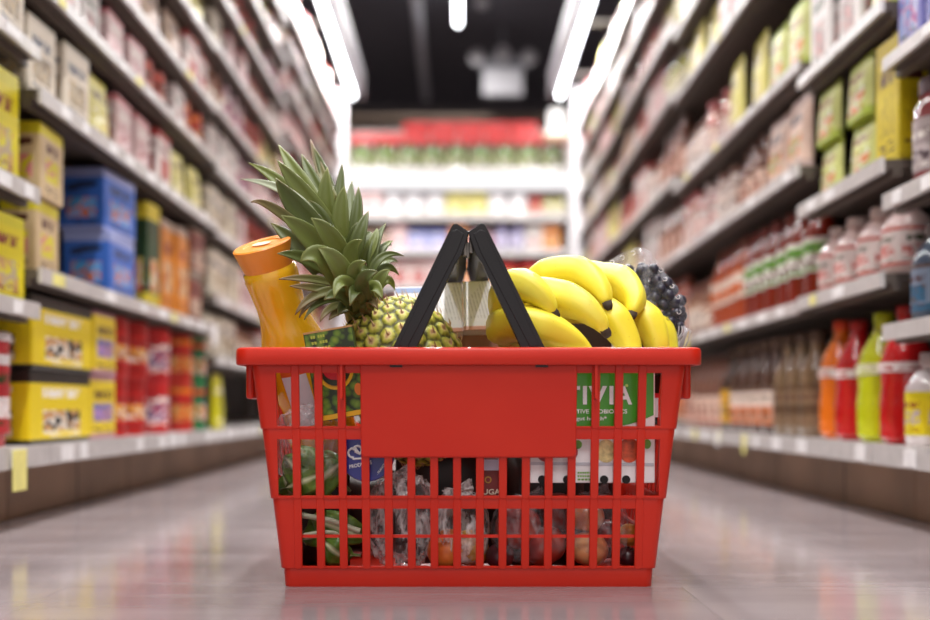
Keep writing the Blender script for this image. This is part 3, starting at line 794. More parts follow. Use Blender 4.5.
fruit_obj(470, 548, 1.075, 19, YEL, 'nectarine', 'golden yellow nectarine just right of the orange red one at basket bottom', g_)
fruit_obj(518, 527, 1.066, 23, REDF, 'red_apple', 'shiny dark red apple behind the centre bars of the lowest tier', g_)
fruit_obj(545, 546, 1.066, 21, REDF, 'red_apple', 'deep red apple lowest in the film bag, right of basket centre', g_)
fruit_obj(500, 556, 1.060, 14, PLUM, 'plum', 'dark purple plum under the red apple at the basket bottom', g_)
fruit_obj(589, 549, 1.062, 19, PEACH, 'peach', 'pale orange peach at the bottom right of the basket', g_)
fruit_obj(586, 516, 1.068, 18, PEACH, 'peach', 'pinkish peach resting on top of the pale orange one', g_)
fruit_obj(610, 533, 1.088, 15, REDF, 'nectarine', 'red nectarine under clinging film beside the peaches', g_)
fruit_obj(629, 535, 1.070, 12, YEL, 'apricot', 'small brownish orange apricot in the right end hole', g_)
fruit_obj(628, 557, 1.070, 11, PLUM, 'plum', 'dark red plum in the lowest right hole of the basket', g_)
fruit_obj(560, 512, 1.098, 20, REDF, 'red_apple', 'red apple behind others, under the yogurt multipack', g_)

def film_bag(cpx, cpy, y, rx, ry, rz, seed, label, mat=CLEAR2, amp=.18, rot=0):
    bm = bmesh.new(); bmesh.ops.create_icosphere(bm, subdivisions=5, radius=1)
    for v in bm.verts:
        p = v.co.copy(); n = p.normalized()
        q = Vector((p.x*4, p.y*4, p.z*2.2))+Vector((seed*3.1, 0, seed))
        f = 1-abs(noise.noise(q))*2; f2 = 1-abs(noise.noise(q*2.7))*2
        k = 1+amp*(f-.6)*.8+amp*.4*(f2-.6)
        p = n*k; p.x = math.copysign(abs(p.x)**.8, p.x); p.z = math.copysign(abs(p.z)**.8, p.z)
        v.co = Vector((p.x*rx, p.y*ry, p.z*rz))
    me = bpy.data.meshes.new('film_bag'); bm.to_mesh(me); bm.free(); me.materials.append(mat); me.shade_smooth()
    o = bpy.data.objects.new('film_bag', me); C.objects.link(o); o.location = P(cpx, cpy, y); o.rotation_euler = (0, rot, 0)
    m = MB()
    m.tube([(-.01, 0, rz*.78), (-.004, -.002, rz*.9), (.002, 0, rz*1.0), (.012, .002, rz*1.02)], [.012, .006, .005, .010], 12, shape=lambda a: 1+.25*math.cos(6*a))
    m.build('twisted_neck', mat, o, smooth=60)
    tag(o, label, 'bag'); return o
film_bag(402, 520, 1.075, .036, .034, .050, 1, 'crinkled clear bag bunched behind the bars left of basket centre')
film_bag(460, 528, 1.066, .030, .030, .040, 2, 'clear bag wrapped round the orange red nectarines', amp=.10)
film_bag(530, 530, 1.070, .041, .036, .034, 3, 'clear bag of red apples behind the lowest tier', mat=CLEAR, amp=.08)
film_bag(596, 530, 1.072, .034, .034, .038, 4, 'clear bag clinging to the pale peaches', mat=CLEAR, amp=.08)
film_bag(310, 446, 1.066, .041, .030, .040, 5, 'clear bag of leafy greens behind the upper left bars', mat=CLEAR, amp=.12, rot=.3)

def green_mat():
    N = Nodes('salad_leaf'); tc = N.new('ShaderNodeTexCoord'); a = N.new('ShaderNodeAttribute'); a.attribute_name = 'rib'
    nz = N.noise(tc.outputs['Object'], 70, 4)
    c = N.ramp(nz, [(.3, lin('#3d5a1c')), (.6, lin('#5d7d2c')), (.8, lin('#86a04c'))])
    c = N.mix(a.outputs['Fac'], c, lin('#d2d8b0')); b = N.bsdf(c, .35)
    return N.done(b, nz, .003, .6)
GM = green_mat()
def greens(label, leaves, nm='leafy_greens'):
    e = empty(nm, P(*leaves[0][0])); tag(e, label, 'leafy greens'); bpy.context.view_layer.update(); inv = e.matrix_world.inverted()
    for (b, t, w) in leaves:
        b, t = P(*b), P(*t); w = w/F; d = (t-b); side = d.cross(Vector((0, -1, 0))).normalized(); nm_ = Vector((0, -1, 0))
        m = MB(); vs = []; rib = []; NN, MM = 12, 9; sd = rnd.uniform(0, 50)
        for k in range(NN+1):
            s = k/NN; ww = w*(.12+1.1*math.sin(PI*min(1, max(0, (s-.18)/.82)))**.6) if s > .18 else w*.12
            for j in range(MM):
                u = -1+2*j/(MM-1)
                q = b+d*s+side*ww*u+nm_*(.012*math.sin(PI*s)+.005*noise.noise(Vector((s*5+sd, u*3, 0)))-.004*abs(u))
                vs.append(inv @ q); rib.append(1.0 if j == MM//2 else 0)
        m.add(vs, [(k*MM+j, k*MM+j+1, (k+1)*MM+j+1, (k+1)*MM+j) for k in range(NN) for j in range(MM-1)])
        o = m.build('leaf', GM, e, smooth=180); o.data.attributes.new('rib', 'FLOAT', 'POINT').data.foreach_set('value', rib)
        s_ = o.modifiers.new('t', 'SOLIDIFY'); s_.thickness = .0008
    return e
greens('bunch of leafy greens inside the clear bag behind the upper left bars', [((335, 500, 1.07), (284, 456, 1.05), 16), ((330, 505, 1.08), (300, 446, 1.06), 16), ((300, 502, 1.075), (284, 474, 1.07), 14), ((290, 505, 1.075), (342, 462, 1.055), 15), ((280, 490, 1.06), (322, 474, 1.050), 13), ((345, 470, 1.09), (285, 475, 1.075), 16), ((350, 492, 1.085), (318, 452, 1.085), 14)])
greens('dark leaf bundle with pale stems at the bottom left of the basket', [((300, 512, 1.065), (368, 538, 1.060), 14), ((352, 520, 1.075), (302, 540, 1.065), 12), ((318, 535, 1.06), (348, 560, 1.06), 13), ((305, 545, 1.085), (340, 515, 1.08), 16), ((360, 556, 1.075), (318, 548, 1.07), 12)])
for k, (a, b, r_) in enumerate((((300, 515, 1.055), (360, 531, 1.052), .0028), ((304, 535, 1.053), (345, 534, 1.055), .0020))):
    m = MB(); m.tube(catmull([P(*a), (P(*a)+P(*b))/2+Vector((0, -.002, .003)), P(*b)], 5), [r_]*11, 10)
    o = m.build('celery_stalk', plain('pale_stalk', '#c9ccb0', .4), None, smooth=60)
    tag(o, ('thick pale celery stalk crossing the leaves in the lower left holes', 'thin pale celery stalk beneath the thick one in the lower left holes')[k], 'celery')


# dark fillers added at the back to give the basket interior its shade
DKP = plain('shade_filler_brown', '#2c1a16', .35, var=.3, scale=30)
def shade_filler(xc, y, w, h, d, z, label, mat=DKP):
    m = MB(); vs = []; NX = NZ = 10
    for s in (-1, 1):
        for j in range(NZ+1):
            for i in range(NX+1):
                u, v = i/NX*2-1, j/NZ
                b_ = (max(0, 1-u**4))**.5*(max(0, 1-abs(2*v-1)**4))**.5
                vs.append((u*w/2, s*(d*b_*.5+.003*noise.noise(Vector((u*3, v*4, s+xc*30)))*b_), v*h))
    n0 = (NX+1)**2; fs = [(s*n0+j*(NX+1)+i, s*n0+j*(NX+1)+i+1, s*n0+(j+1)*(NX+1)+i+1, s*n0+(j+1)*(NX+1)+i) for s in range(2) for j in range(NZ) for i in range(NX)]
    ed = [i for i in range(NX+1)]+[j*(NX+1)+NX for j in range(1, NZ+1)]+[NZ*(NX+1)+i for i in range(NX-1, -1, -1)]+[j*(NX+1) for j in range(NZ-1, 0, -1)]
    for a, b in zip(ed, ed[1:]+ed[:1]): fs.append((a, b, b+n0, a+n0))
    m.add(vs, fs); o = m.build('shade_filler', mat, None, smooth=70); o.location = (xc, y, z)
    m = MB(); m.box(-w/2+.002, w/2-.002, -.0012, .0012, h-.006, h+.004); m.build('filler_top_strip', mat, o)
    tag(o, label, 'pouch')
shade_filler(-.118, 1.245, .11, .095, .040, .006, 'added dark brown shade filler deep behind the leafy greens')
shade_filler(-.010, 1.152, .120, .145, .036, .006, 'added dark brown shade filler behind the crinkled bag, below the pineapple')
shade_filler(.095, 1.140, .090, .125, .036, .006, 'added dark shade filler behind the red apples')
shade_filler(.152, 1.190, .060, .170, .036, .006, 'added narrow dark shade filler at the right end behind the yogurt multipack')
shade_filler(-.148, 1.120, .060, .120, .034, .006, 'added narrow dark shade filler beneath the leaning juice bottle')

# ================================================================== the shop
XL, XR = -.655, .67          # shelf fronts either side of the aisle
YEND = 6.1
CEIL = 3.7
def floor_mat():
    N = Nodes('floor_tiles'); tc = N.new('ShaderNodeTexCoord')
    b = N.new('ShaderNodeTexBrick'); b.offset = .5
    mp = N.new('ShaderNodeMapping'); mp.inputs['Location'].default_value = (.084, -.035, 0); N.link(tc.outputs['Object'], mp.inputs[0]); N.link(mp.outputs[0], b.inputs['Vector'])
    b.inputs['Scale'].default_value = 1; b.inputs['Brick Width'].default_value = .62; b.inputs['Row Height'].default_value = .2
    b.inputs['Mortar Size'].default_value = .0012; b.inputs['Mortar Smooth'].default_value = .3
    b.inputs['Color1'].default_value = lin('#8c8080'); b.inputs['Color2'].default_value = lin('#7a6e6f'); b.inputs['Mortar'].default_value = lin('#6f6667')
    mp2 = N.new('ShaderNodeMapping'); mp2.inputs['Scale'].default_value = (.8, 5, 1); N.link(tc.outputs['Object'], mp2.inputs[0])
    nz = N.noise(mp2.outputs[0], 3.0, 5, .6)
    c = N.mix(.35, b.outputs['Color'], N.ramp(nz, [(.3, lin('#6e6465')), (.7, lin('#a79d9f'))]))
    n2 = N.noise(tc.outputs['Object'], 14, 4)
    s = N.bsdf(c, N.math('ADD', N.math('MULTIPLY', n2, .10), .08)); s.inputs['Specular IOR Level'].default_value = .5
    h = N.math('ADD', N.math('MULTIPLY', b.outputs['Fac'], -1.0), N.math('MULTIPLY', nz, .25))
    return N.done(s, h, .001, .35)
def struct(name, m, mat, **kw):
    o = m.build(name, mat, **kw); o['kind'] = 'structure'; return o
m = MB(); m.box(-3, 3, -3.5, 12, -.05, 0); struct('floor', m, floor_mat())
DARK = plain('black_ceiling', '#6c6a70', .8, .2)
m = MB(); m.box(-3, 3, -3.5, 12, CEIL, CEIL+.05); struct('ceiling', m, DARK)
WALLD = plain('charcoal_wall', '#8c8688', .8, .2)
m = MB(); m.box(-3, 3, 11.95, 12, 0, CEIL); struct('wall_back', m, WALLD)
m = MB(); m.box(-3, -2.95, -3.5, 12, 0, CEIL); struct('wall_left', m, WALLD)
m = MB(); m.box(2.95, 3, -3.5, 12, 0, CEIL); struct('wall_right', m, WALLD)
m = MB(); m.box(-2.95, 2.95, 9.9, 10.05, 2.97, 3.01); struct('trim_1', m, plain('brown_beam', '#8f7a68', .6))
m = MB(); m.box(-2.95, 2.95, 10.3, 10.5, 2.4, 2.95); struct('trim_2', m, plain('bulkhead_dark', '#7a7476', .8))

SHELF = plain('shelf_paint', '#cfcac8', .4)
SHELFU = plain('shelf_paint_shaded', '#5c524a', .5)  # shade below the upper shelves is painted into this darker colour
BACKP = plain('shelf_back_panel', '#4b423c', .7)
KICKM = plain('kick_board', '#9a7c62', .55, var=.15, scale=6)
UPR = plain('upright_paint', '#8a847e', .4)
RAIL = plain('price_rail', '#c4bfbd', .35, coat=.2)
PAPER = plain('price_paper', '#f0eeee', .6); YPAPER = plain('yellow_tag_paper', '#ece48a', .6)

left_bays = [(.45, 1.65, [.12, .345, .53, .755, .95, 1.15]),
             (1.65, 2.86, [.12, .405, .695, .875, 1.02, 1.19, 1.36]),
             (2.86, 4.06, [.12, .325, .495, .68, .86, 1.03, 1.20, 1.37, 1.54, 1.71]),
             (4.06, 5.24, [.12, .35, .55, .74, .92, 1.10, 1.28, 1.46, 1.64, 1.80]),
             (5.24, 5.90, [.12, .35, .55, .74, .92, 1.10, 1.28, 1.46, 1.64, 1.80])]
right_bays = [(.50, 1.66, [.12, .315, .53, .755, .98]),
              (1.66, 2.075, [.12, .405, .595, .858, 1.10]),
              (2.075, 3.28, [.12, .40, .685, .90, 1.19, 1.40]),
              (3.28, 4.48, [.12, .40, .685, .94, 1.22, 1.45, 1.66, 1.86]),
              (4.48, 5.90, [.12, .40, .68, .95, 1.20, 1.43, 1.64, 1.84])]
right_bays = [(a, b, [c[0]]+[round(.1806+(z-.1806)*.975, 4) for z in c[1:]]) for a, b, c in right_bays]
BAYN = ['nearest', 'second', 'third', 'fourth', 'farthest']
ORD = ['bottom deck', 'second shelf', 'third shelf', 'fourth shelf', 'fifth shelf', 'sixth shelf', 'seventh shelf', 'eighth shelf', 'ninth shelf', 'tenth shelf']
def bay_unit(side, i, y0, y1, zs, xf):
    e = empty('shelving_unit', (xf, y0, 0)); nm = 'left' if side < 0 else 'right'
    tag(e, f'{BAYN[i]} {nm} shelving bay of grey shelves with white price rails and dark kickboard', 'shelving', 'gondola shelving bays along the aisle')
    w = y1-y0; X = lambda d0, d1: (min(side*d0, side*d1), max(side*d0, side*d1))   # d measured away from the aisle
    D_ = .42
    m = MB(); a, b = X(D_, D_+.02); m.box(a, b, .003, w-.003, .0, 2.02); m.build('back_panel', BACKP, e)
    for yy in (0.0, w-.025):
        m = MB(); a, b = X(D_-.03, D_); m.box(a, b, yy+.001, yy+.024, 0, 2.04); m.build('upright', UPR, e)
    m = MB(); a, b = X(.07, .085); m.box(a, b, .002, w-.002, 0.001, .085); k = m.build('kickboard', KICKM, e)
    yy = .3
    while yy < w-.05:
        m = MB(); a, b = X(.0695, .0705); m.box(a, b, yy, yy+.006, .002, .084); m.build('board_joint', BACKP, k); yy += .3
    for j, z in enumerate(zs+[z for z in (2.0,) if zs[-1] < 1.75 and False]):
        f = 0.0 if j == 0 else 0.015+.0*j
        t = .016 if j else .02
        m = MB(); a, b = X(f+.006, D_); m.box(a, b, .004, w-.004, z-t, z)
        a, b = X(f+.02, f+.035); m.box(a, b, .004, w-.004, z-t-.012, z-t)
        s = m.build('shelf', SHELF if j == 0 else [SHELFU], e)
        m = MB(); a, b = X(f, f+.007); hh = .030 if j == 0 else (.023 if j < 3 else .018); m.box(a, b, .003, w-.003, z-hh, z+.003); r = m.build('price_rail', RAIL, s)
        if y1 < 4.2:
            yy = rnd.uniform(.03, .1)
            while yy < w-.06:
                if rnd.random() < .75:
                    m = MB(); a, b = X(f-.0012, f); m.box(a, b, yy, yy+rnd.choice((.03, .04, .05)), z-hh+.003, z-.001)
                    m.build('price_ticket', PAPER if rnd.random() < .85 else YPAPER, r)
                yy += rnd.uniform(.08, .16)
    return e
for i, (y0, y1, zs) in enumerate(left_bays): bay_unit(-1, i, y0, y1, zs, XL)
for i, (y0, y1, zs) in enumerate(right_bays): bay_unit(1, i, y0, y1, zs, XR)
# white end panels closing both runs
PANEL = plain('end_panel_white', '#e9e6ea', .35)
for side, xf, s_ in ((-1, XL, 'left'), (1, XR, 'right')):
    m = MB(); a, b = sorted((xf-side*.012, xf+side*.46)); m.box(a, b, 5.903, 5.935, 0, 2.03)
    o = m.build('shelving_endcap', PANEL, None, bevel=.003); tag(o, f'tall white end panel closing the {s_} shelving at the far aisle end', 'panel')

# ------------------------------------------------------------------ goods
def box_proto(name, w, d, h, mat, bev=.003):
    m = MB(); m.box(-w/2, w/2, -d/2, d/2, 0, h); return m.build(name, mat, None, bevel=bev, seg=1)
def lathe_goods(name, prof, capprof, labz, body, capm, labm, detail, lr=None, sy=1.0):
    n = 20 if detail else 12
    m = MB(); m.lathe(prof, n, 0, sy=sy)
    if not detail:
        if capprof: m.lathe(capprof, n, 1, sy=sy)
        if labz: m.lathe([(lr, labz[0]), (lr, labz[1])], n, 2, sy=sy, cap0=False, cap1=False)
        return m.build(name, [body, capm or body, labm or body], None, smooth=40)
    o = m.build(name, body, None, smooth=40)
    if capprof: m = MB(); m.lathe(capprof, n, sy=sy); m.build('cap' if 'bottle' in name else 'lid', capm, o, smooth=40)
    if labz: m = MB(); m.lathe([(lr, labz[0]), (lr, (labz[0]+labz[1])/2), (lr, labz[1])], n, sy=sy, cap0=False, cap1=False); m.build('label', labm, o, smooth=60)
    return o
protos = {}
def proto(kind, key, w, h, cols, seed, detail):
    k = (kind, key, w, h, seed, detail)
    if k in protos: return protos[k]
    base, a1, a2, a3 = cols
    pm = lambda: pack_mat(f'{key}_{kind}_print_{seed}', base, a1, a2, a3, seed)
    r = w/2
    if 'bottle' in kind or 'jar' in kind: pm = lambda: pack_mat(f'{key}_{kind}_print_{seed}', a2, a3, a1, a3, seed)
    if kind in ('cereal_box', 'carton', 'biscuit_box', 'tea_box', 'pasta_box'):
        o = box_proto(kind, w, min(.16, max(.05, w*.55)), h, pm())
        if kind == 'carton' and detail:
            m = MB(); m.lathe([(w*.16, h), (w*.16, h+.014), (w*.14, h+.016)], 14, M=Matrix.Translation((0, 0, 0))); m.build('cap', plain('carton_cap_'+a1[1:], a1, .4), o, smooth=40)
    elif kind == 'pouch':
        m = MB(); vs = []; NX, NZ = 8, 8; d = w*.26
        for s in (-1, 1):
            for j in range(NZ+1):
                for i in range(NX+1):
                    u, v = i/NX*2-1, j/NZ
                    b_ = (max(0, 1-u**4))**.5*(max(0, 1-v**3))**.6*(.8+.2*(1-v)); vs.append((u*w/2*(1-.06*(1-abs(2*v-1))), s*d*b_*.5, v*h))
        n0 = (NX+1)*(NZ+1); fs = []
        for s in range(2):
            for j in range(NZ):
                for i in range(NX):
                    a = s*n0+j*(NX+1)+i; fs.append((a, a+1, a+NX+2, a+NX+1))
        edge = [i for i in range(NX+1)]+[j*(NX+1)+NX for j in range(1, NZ+1)]+[NZ*(NX+1)+i for i in range(NX-1, -1, -1)]+[j*(NX+1) for j in range(NZ-1, 0, -1)]
        for a, b in zip(edge, edge[1:]+edge[:1]): fs.append((a, b, b+n0, a+n0))
        m.add(vs, fs); o = m.build(kind, pm(), None, smooth=50)
    elif kind in ('can', 'coffee_tin', 'tub'):
        rr = r*.96
        if kind == 'tub': o = lathe_goods(kind, [(rr*.82, 0), (rr*.86, .004), (rr, h-.012)], [(rr*1.05, h-.014), (rr*1.05, h-.003), (rr*.98, h)], (h*.12, h*.8), plain('tub_'+base[1:], base, .4), plain('lid_'+a1[1:], a1, .4), pm(), detail, rr*1.005)
        else:
            lidc = a1 if kind == 'coffee_tin' else '#b9b6b4'
            o = lathe_goods(kind, [(rr*.96, 0), (rr, .004), (rr*.985, .008), (rr*.985, h-.008), (rr, h-.004), (rr*.96, h-.001), (rr*.9, h-.003)],
                            [(rr*1.01, h-.014), (rr*1.01, h), (rr*.96, h+.002)] if kind == 'coffee_tin' else None, (.010, h-.014), plain('tin_'+base[1:], base, .4), plain('lid_'+lidc[1:], lidc, .4), pm(), detail, rr*1.0)
    elif kind in ('jar', 'spice_jar'):
        o = lathe_goods(kind, [(r*.8, 0), (r*.97, .006), (r*.97, h*.72), (r*.78, h*.82), (r*.74, h*.86)], [(r*.8, h*.85), (r*.82, h*.98), (r*.76, h)], (h*.14, h*.62), plain('jarglass_'+base[1:], base, .12, coat=.6), plain('lid_'+a1[1:], a1, .4), pm(), detail, r*.985)
    elif kind in ('sauce_bottle', 'soda_bottle', 'ketchup_bottle', 'juice_bottle', 'vinegar_bottle'):
        if kind == 'vinegar_bottle' or kind == 'sauce_bottle': pf = [(r*.85, 0), (r*.97, .006), (r*.97, h*.55), (r*.86, h*.66), (r*.42, h*.78), (r*.36, h*.92)]; cp_ = [(r*.42, h*.90), (r*.44, h*.985), (r*.4, h)]; lz = (h*.1, h*.5)
        elif kind == 'soda_bottle': pf = [(r*.7, 0), (r*.95, .012), (r*.97, h*.3), (r*.90, h*.42), (r*.97, h*.56), (r*.8, h*.70), (r*.40, h*.84), (r*.3, h*.93)]; cp_ = [(r*.36, h*.925), (r*.36, h*.99), (r*.32, h)]; lz = (h*.52, h*.60)
        elif kind == 'ketchup_bottle': pf = [(r*.8, 0), (r*.95, .006), (r*.88, h*.45), (r*.97, h*.62), (r*.6, h*.80), (r*.45, h*.86)]; cp_ = [(r*.5, h*.85), (r*.44, h*.99), (r*.38, h)]; lz = (h*.3, h*.62)
        else: pf = [(r*.85, 0), (r*.97, .008), (r*.97, h*.62), (r*.75, h*.74), (r*.42, h*.84), (r*.42, h*.88)]; cp_ = [(r*.48, h*.87), (r*.48, h*.985), (r*.44, h)]; lz = (h*.12, h*.58)
        o = lathe_goods(kind, pf, cp_, lz, plain('liquid_'+base[1:], base, .12, coat=.6), plain('lid_'+a1[1:], a1, .4), pm(), detail, r*.99)
    o['_proto'] = 1
    protos[k] = [o, False]; return protos[k]

CNAME = {}
# kind, width, height, colours (base, accent, picture, print), colour words
SK = {
 'yb': ('biscuit_box', .27, .125, ('#e8cf1c', '#2b2420', '#c79a6a', '#e9e3d8'), 'yellow and black', 2),
 'yb2': ('biscuit_box', .13, .125, ('#e2c92a', '#b98a94', '#b58ac0', '#5a7ab8'), 'yellow and mauve', 5),
 'rw': ('tub', .11, .175, ('#b8343a', '#e3dcdc', '#d8c4c0', '#f2e8e8'), 'red and white', 3),
 'rt': ('coffee_tin', .125, .13, ('#c3231e', '#a81c1a', '#e2a52a', '#efe6dc'), 'red', 4),
 'rp': ('coffee_tin', .10, .13, ('#b8202a', '#c82a2a', '#5a2a78', '#e8d8e0'), 'red and purple', 7),
 'ro': ('coffee_tin', .095, .13, ('#c82c1e', '#b8301c', '#e0862a', '#c8a060'), 'red and orange', 9),
 'gn': ('can', .095, .125, ('#1e7a42', '#c83a2a', '#e8e0d0', '#d8a030'), 'green', 11),
 'ybk': ('pouch', .12, .20, ('#d9d21e', '#c2bb20', '#d9d21e', '#8a8a2a'), 'plain yellow', 12),
 'lav': ('juice_bottle', .09, .20, ('#8f8ab0', '#6a5a98', '#b8b4cc', '#e4e0ec'), 'lavender', 13),
 'yel': ('cereal_box', .12, .20, ('#e3d41a', '#d8cf2a', '#caa46a', '#b8a890'), 'bright yellow', 14),
 'yp': ('cereal_box', .11, .125, ('#d0b890', '#dccf2c', '#d88a8a', '#dcd02c'), 'yellow and pink', 15),
 'bl': ('cereal_box', .17, .122, ('#3f70c6', '#9aa4d2', '#5aa8e0', '#d8763a'), 'blue', 16),
 'lb': ('cereal_box', .12, .122, ('#8f9ad0', '#5a66b0', '#c8b4c8', '#d8d8ea'), 'pale blue', 17),
 'gr': ('pasta_box', .085, .24, ('#2f4a2a', '#d8c43a', '#c83a2a', '#e8e4d8'), 'green and red', 18),
 'or': ('pasta_box', .10, .235, ('#d88a2a', '#b8a090', '#a85a2a', '#e8c890'), 'orange', 19),
 'br': ('tea_box', .11, .115, ('#8a4438', '#a89a8c', '#b88a70', '#d8c8b8'), 'reddish brown', 20),
 'cr': ('tea_box', .11, .14, ('#ddd2c0', '#b7ac98', '#b8a07a', '#8a7860'), 'cream', 21),
 'pk': ('carton', .10, .15, ('#dcc0bf', '#b98f92', '#c87a80', '#f0e4e4'), 'pale pink', 22),
 'wh': ('carton', .10, .15, ('#e4dedb', '#c0b2ae', '#c8908a', '#8a7a78'), 'off white', 23),
 'wr': ('carton', .11, .14, ('#e6dcd8', '#b8413c', '#c86a58', '#8a3a38'), 'white and red', 24),
 'yl': ('pouch', .12, .145, ('#e4dc8a', '#cfc428', '#d8c060', '#f0ecc8'), 'pale yellow', 25),
 'bz': ('pouch', .12, .14, ('#c2aa94', '#9a7a64', '#a8685a', '#e0d4c8'), 'beige', 26),
 'pu': ('can', .08, .11, ('#a8848e', '#6a4a68', '#c86a8a', '#e0d0d8'), 'mauve', 27),
 'rd': ('can', .08, .11, ('#a83a34', '#d8a89a', '#d86a50', '#f0d8cc'), 'brick red', 28),
 'jb': ('jar', .085, .12, ('#8a5a40', '#7a4a3c', '#d8b8a0', '#efe4d8'), 'brown', 29),
 'jp': ('jar', .085, .125, ('#c08a7c', '#a85a5a', '#e8d0c4', '#f4ece8'), 'salmon pink', 30),
 'jg': ('spice_jar', .065, .11, ('#9a9a4a', '#5a4a3a', '#d8d0a0', '#f0ecd8'), 'olive green', 31),
 'jw': ('spice_jar', .065, .11, ('#c4b0a4', '#6e4c40', '#dcc8be', '#f4ece8'), 'pinkish white', 32),
 'sd': ('sauce_bottle', .080, .215, ('#4a3024', '#6a5446', '#ead6ca', '#d07a4a'), 'dark brown', 33),
 'sy': ('sauce_bottle', .080, .215, ('#3a2418', '#5a4638', '#e8b81c', '#c89a1c'), 'yellow labelled dark', 34),
 'vn': ('vinegar_bottle', .075, .215, ('#7a6248', '#5a4434', '#8a7258', '#6a5038'), 'tall tan brown', 35),
 'so': ('soda_bottle', .090, .235, ('#e8761c', '#d8451c', '#e8e0d8', '#e8e0d8'), 'bright orange', 36),
 'sr': ('soda_bottle', .090, .235, ('#c01c1e', '#b0201c', '#e8dcdc', '#e8dcdc'), 'red', 37),
 'sl': ('soda_bottle', .095, .245, ('#c4cc1c', '#b8c41c', '#e8e8c8', '#e8e8c8'), 'lime yellow', 38),
 'wy': ('juice_bottle', .085, .16, ('#d8cfd0', '#b8a8a8', '#e0cc20', '#d8c81c'), 'clear and yellow', 39),
 'dk': ('juice_bottle', .085, .19, ('#4a5a70', '#6a5a58', '#8a9ab0', '#3a6a8a'), 'slate blue', 40),
 'kp': ('ketchup_bottle', .078, .225, ('#7e2416', '#6a2218', '#7aae3a', '#e8e8e0'), 'green labelled red', 41),
 'ko': ('ketchup_bottle', .078, .215, ('#a8431e', '#6a3020', '#e8d8c8', '#e0702a'), 'orange brown', 42),
 'kw': ('juice_bottle', .085, .175, ('#e0c4bf', '#e4d4d0', '#e8dad6', '#d05a50'), 'white and coral', 43),
 'gy': ('pouch', .115, .115, ('#d2d68a', '#a8b84a', '#d8884a', '#e8e8d0'), 'light green', 44),
 'yv': ('carton', .085, .24, ('#dcc81e', '#d0bc1c', '#dcc81e', '#b8a41c'), 'deep yellow', 45),
 'op': ('pouch', .14, .17, ('#e4c8b8', '#c8b0a8', '#e07a3a', '#8aa84a'), 'peach and orange', 46),
 'rj': ('jar', .10, .19, ('#8a3a3c', '#5a4a50', '#a89a9a', '#c0b4b4'), 'wine red', 47),
 'pp': ('carton', .09, .20, ('#8a88c4', '#c0408a', '#6a90c8', '#c8c4e0'), 'violet', 48),
 'wj': ('sauce_bottle', .068, .19, ('#7a5040', '#5a3a30', '#e0c4b4', '#c88a78'), 'pale labelled brown', 49),
 'gj': ('jar', .14, .16, ('#3c5a10', '#2c2a14', '#7c8a50', '#d0d0b8'), 'green', 50),
 'rb': ('carton', .155, .066, ('#c0221c', '#a81c18', '#c83028', '#d84a3c'), 'red', 51),
 'wl': ('tub', .12, .12, ('#eae8ec', '#dcdce4', '#d8d8c8', '#e8e4e0'), 'bright white', 52),
}
order_words = ['first', 'second', 'third', 'fourth', 'fifth', 'sixth', 'seventh', 'eighth', 'ninth', 'tenth', 'eleventh', 'twelfth', 'thirteenth', 'fourteenth', 'fifteenth', 'sixteenth', 'seventeenth', 'eighteenth', 'nineteenth', 'twentieth']
counts = {}; kcount = {}
def place(sku, x, y, z, rz, where, detail, wtxt, hscale=1.0):
    kind, w, h, cols, cn, seed = SK[sku]
    pr_ = proto(kind, cn.replace(' ', '_'), w, h, cols, seed, detail)
    if not pr_[1]: o = pr_[0]; pr_[1] = True
    else: o = copy_tree(pr_[0])
    if '_proto' in o: del o['_proto']
    o.location = (x, y, z); o.rotation_euler = (0, 0, rz+rnd.uniform(-.05, .05)); o.scale = (1, 1, hscale)
    key = (sku, where); counts[key] = counts.get(key, 0)+1; kcount[kind] = kcount.get(kind, 0)+1
    n = counts[key]
    kw = kind.replace('_', ' ')
    ow = order_words[n-1] if n <= 20 else str(n)
    tag(o, f'{cn} {kw}, {ow} {wtxt}', kw.split()[-1], f'{cn} {kw} facings {where}')
    return o

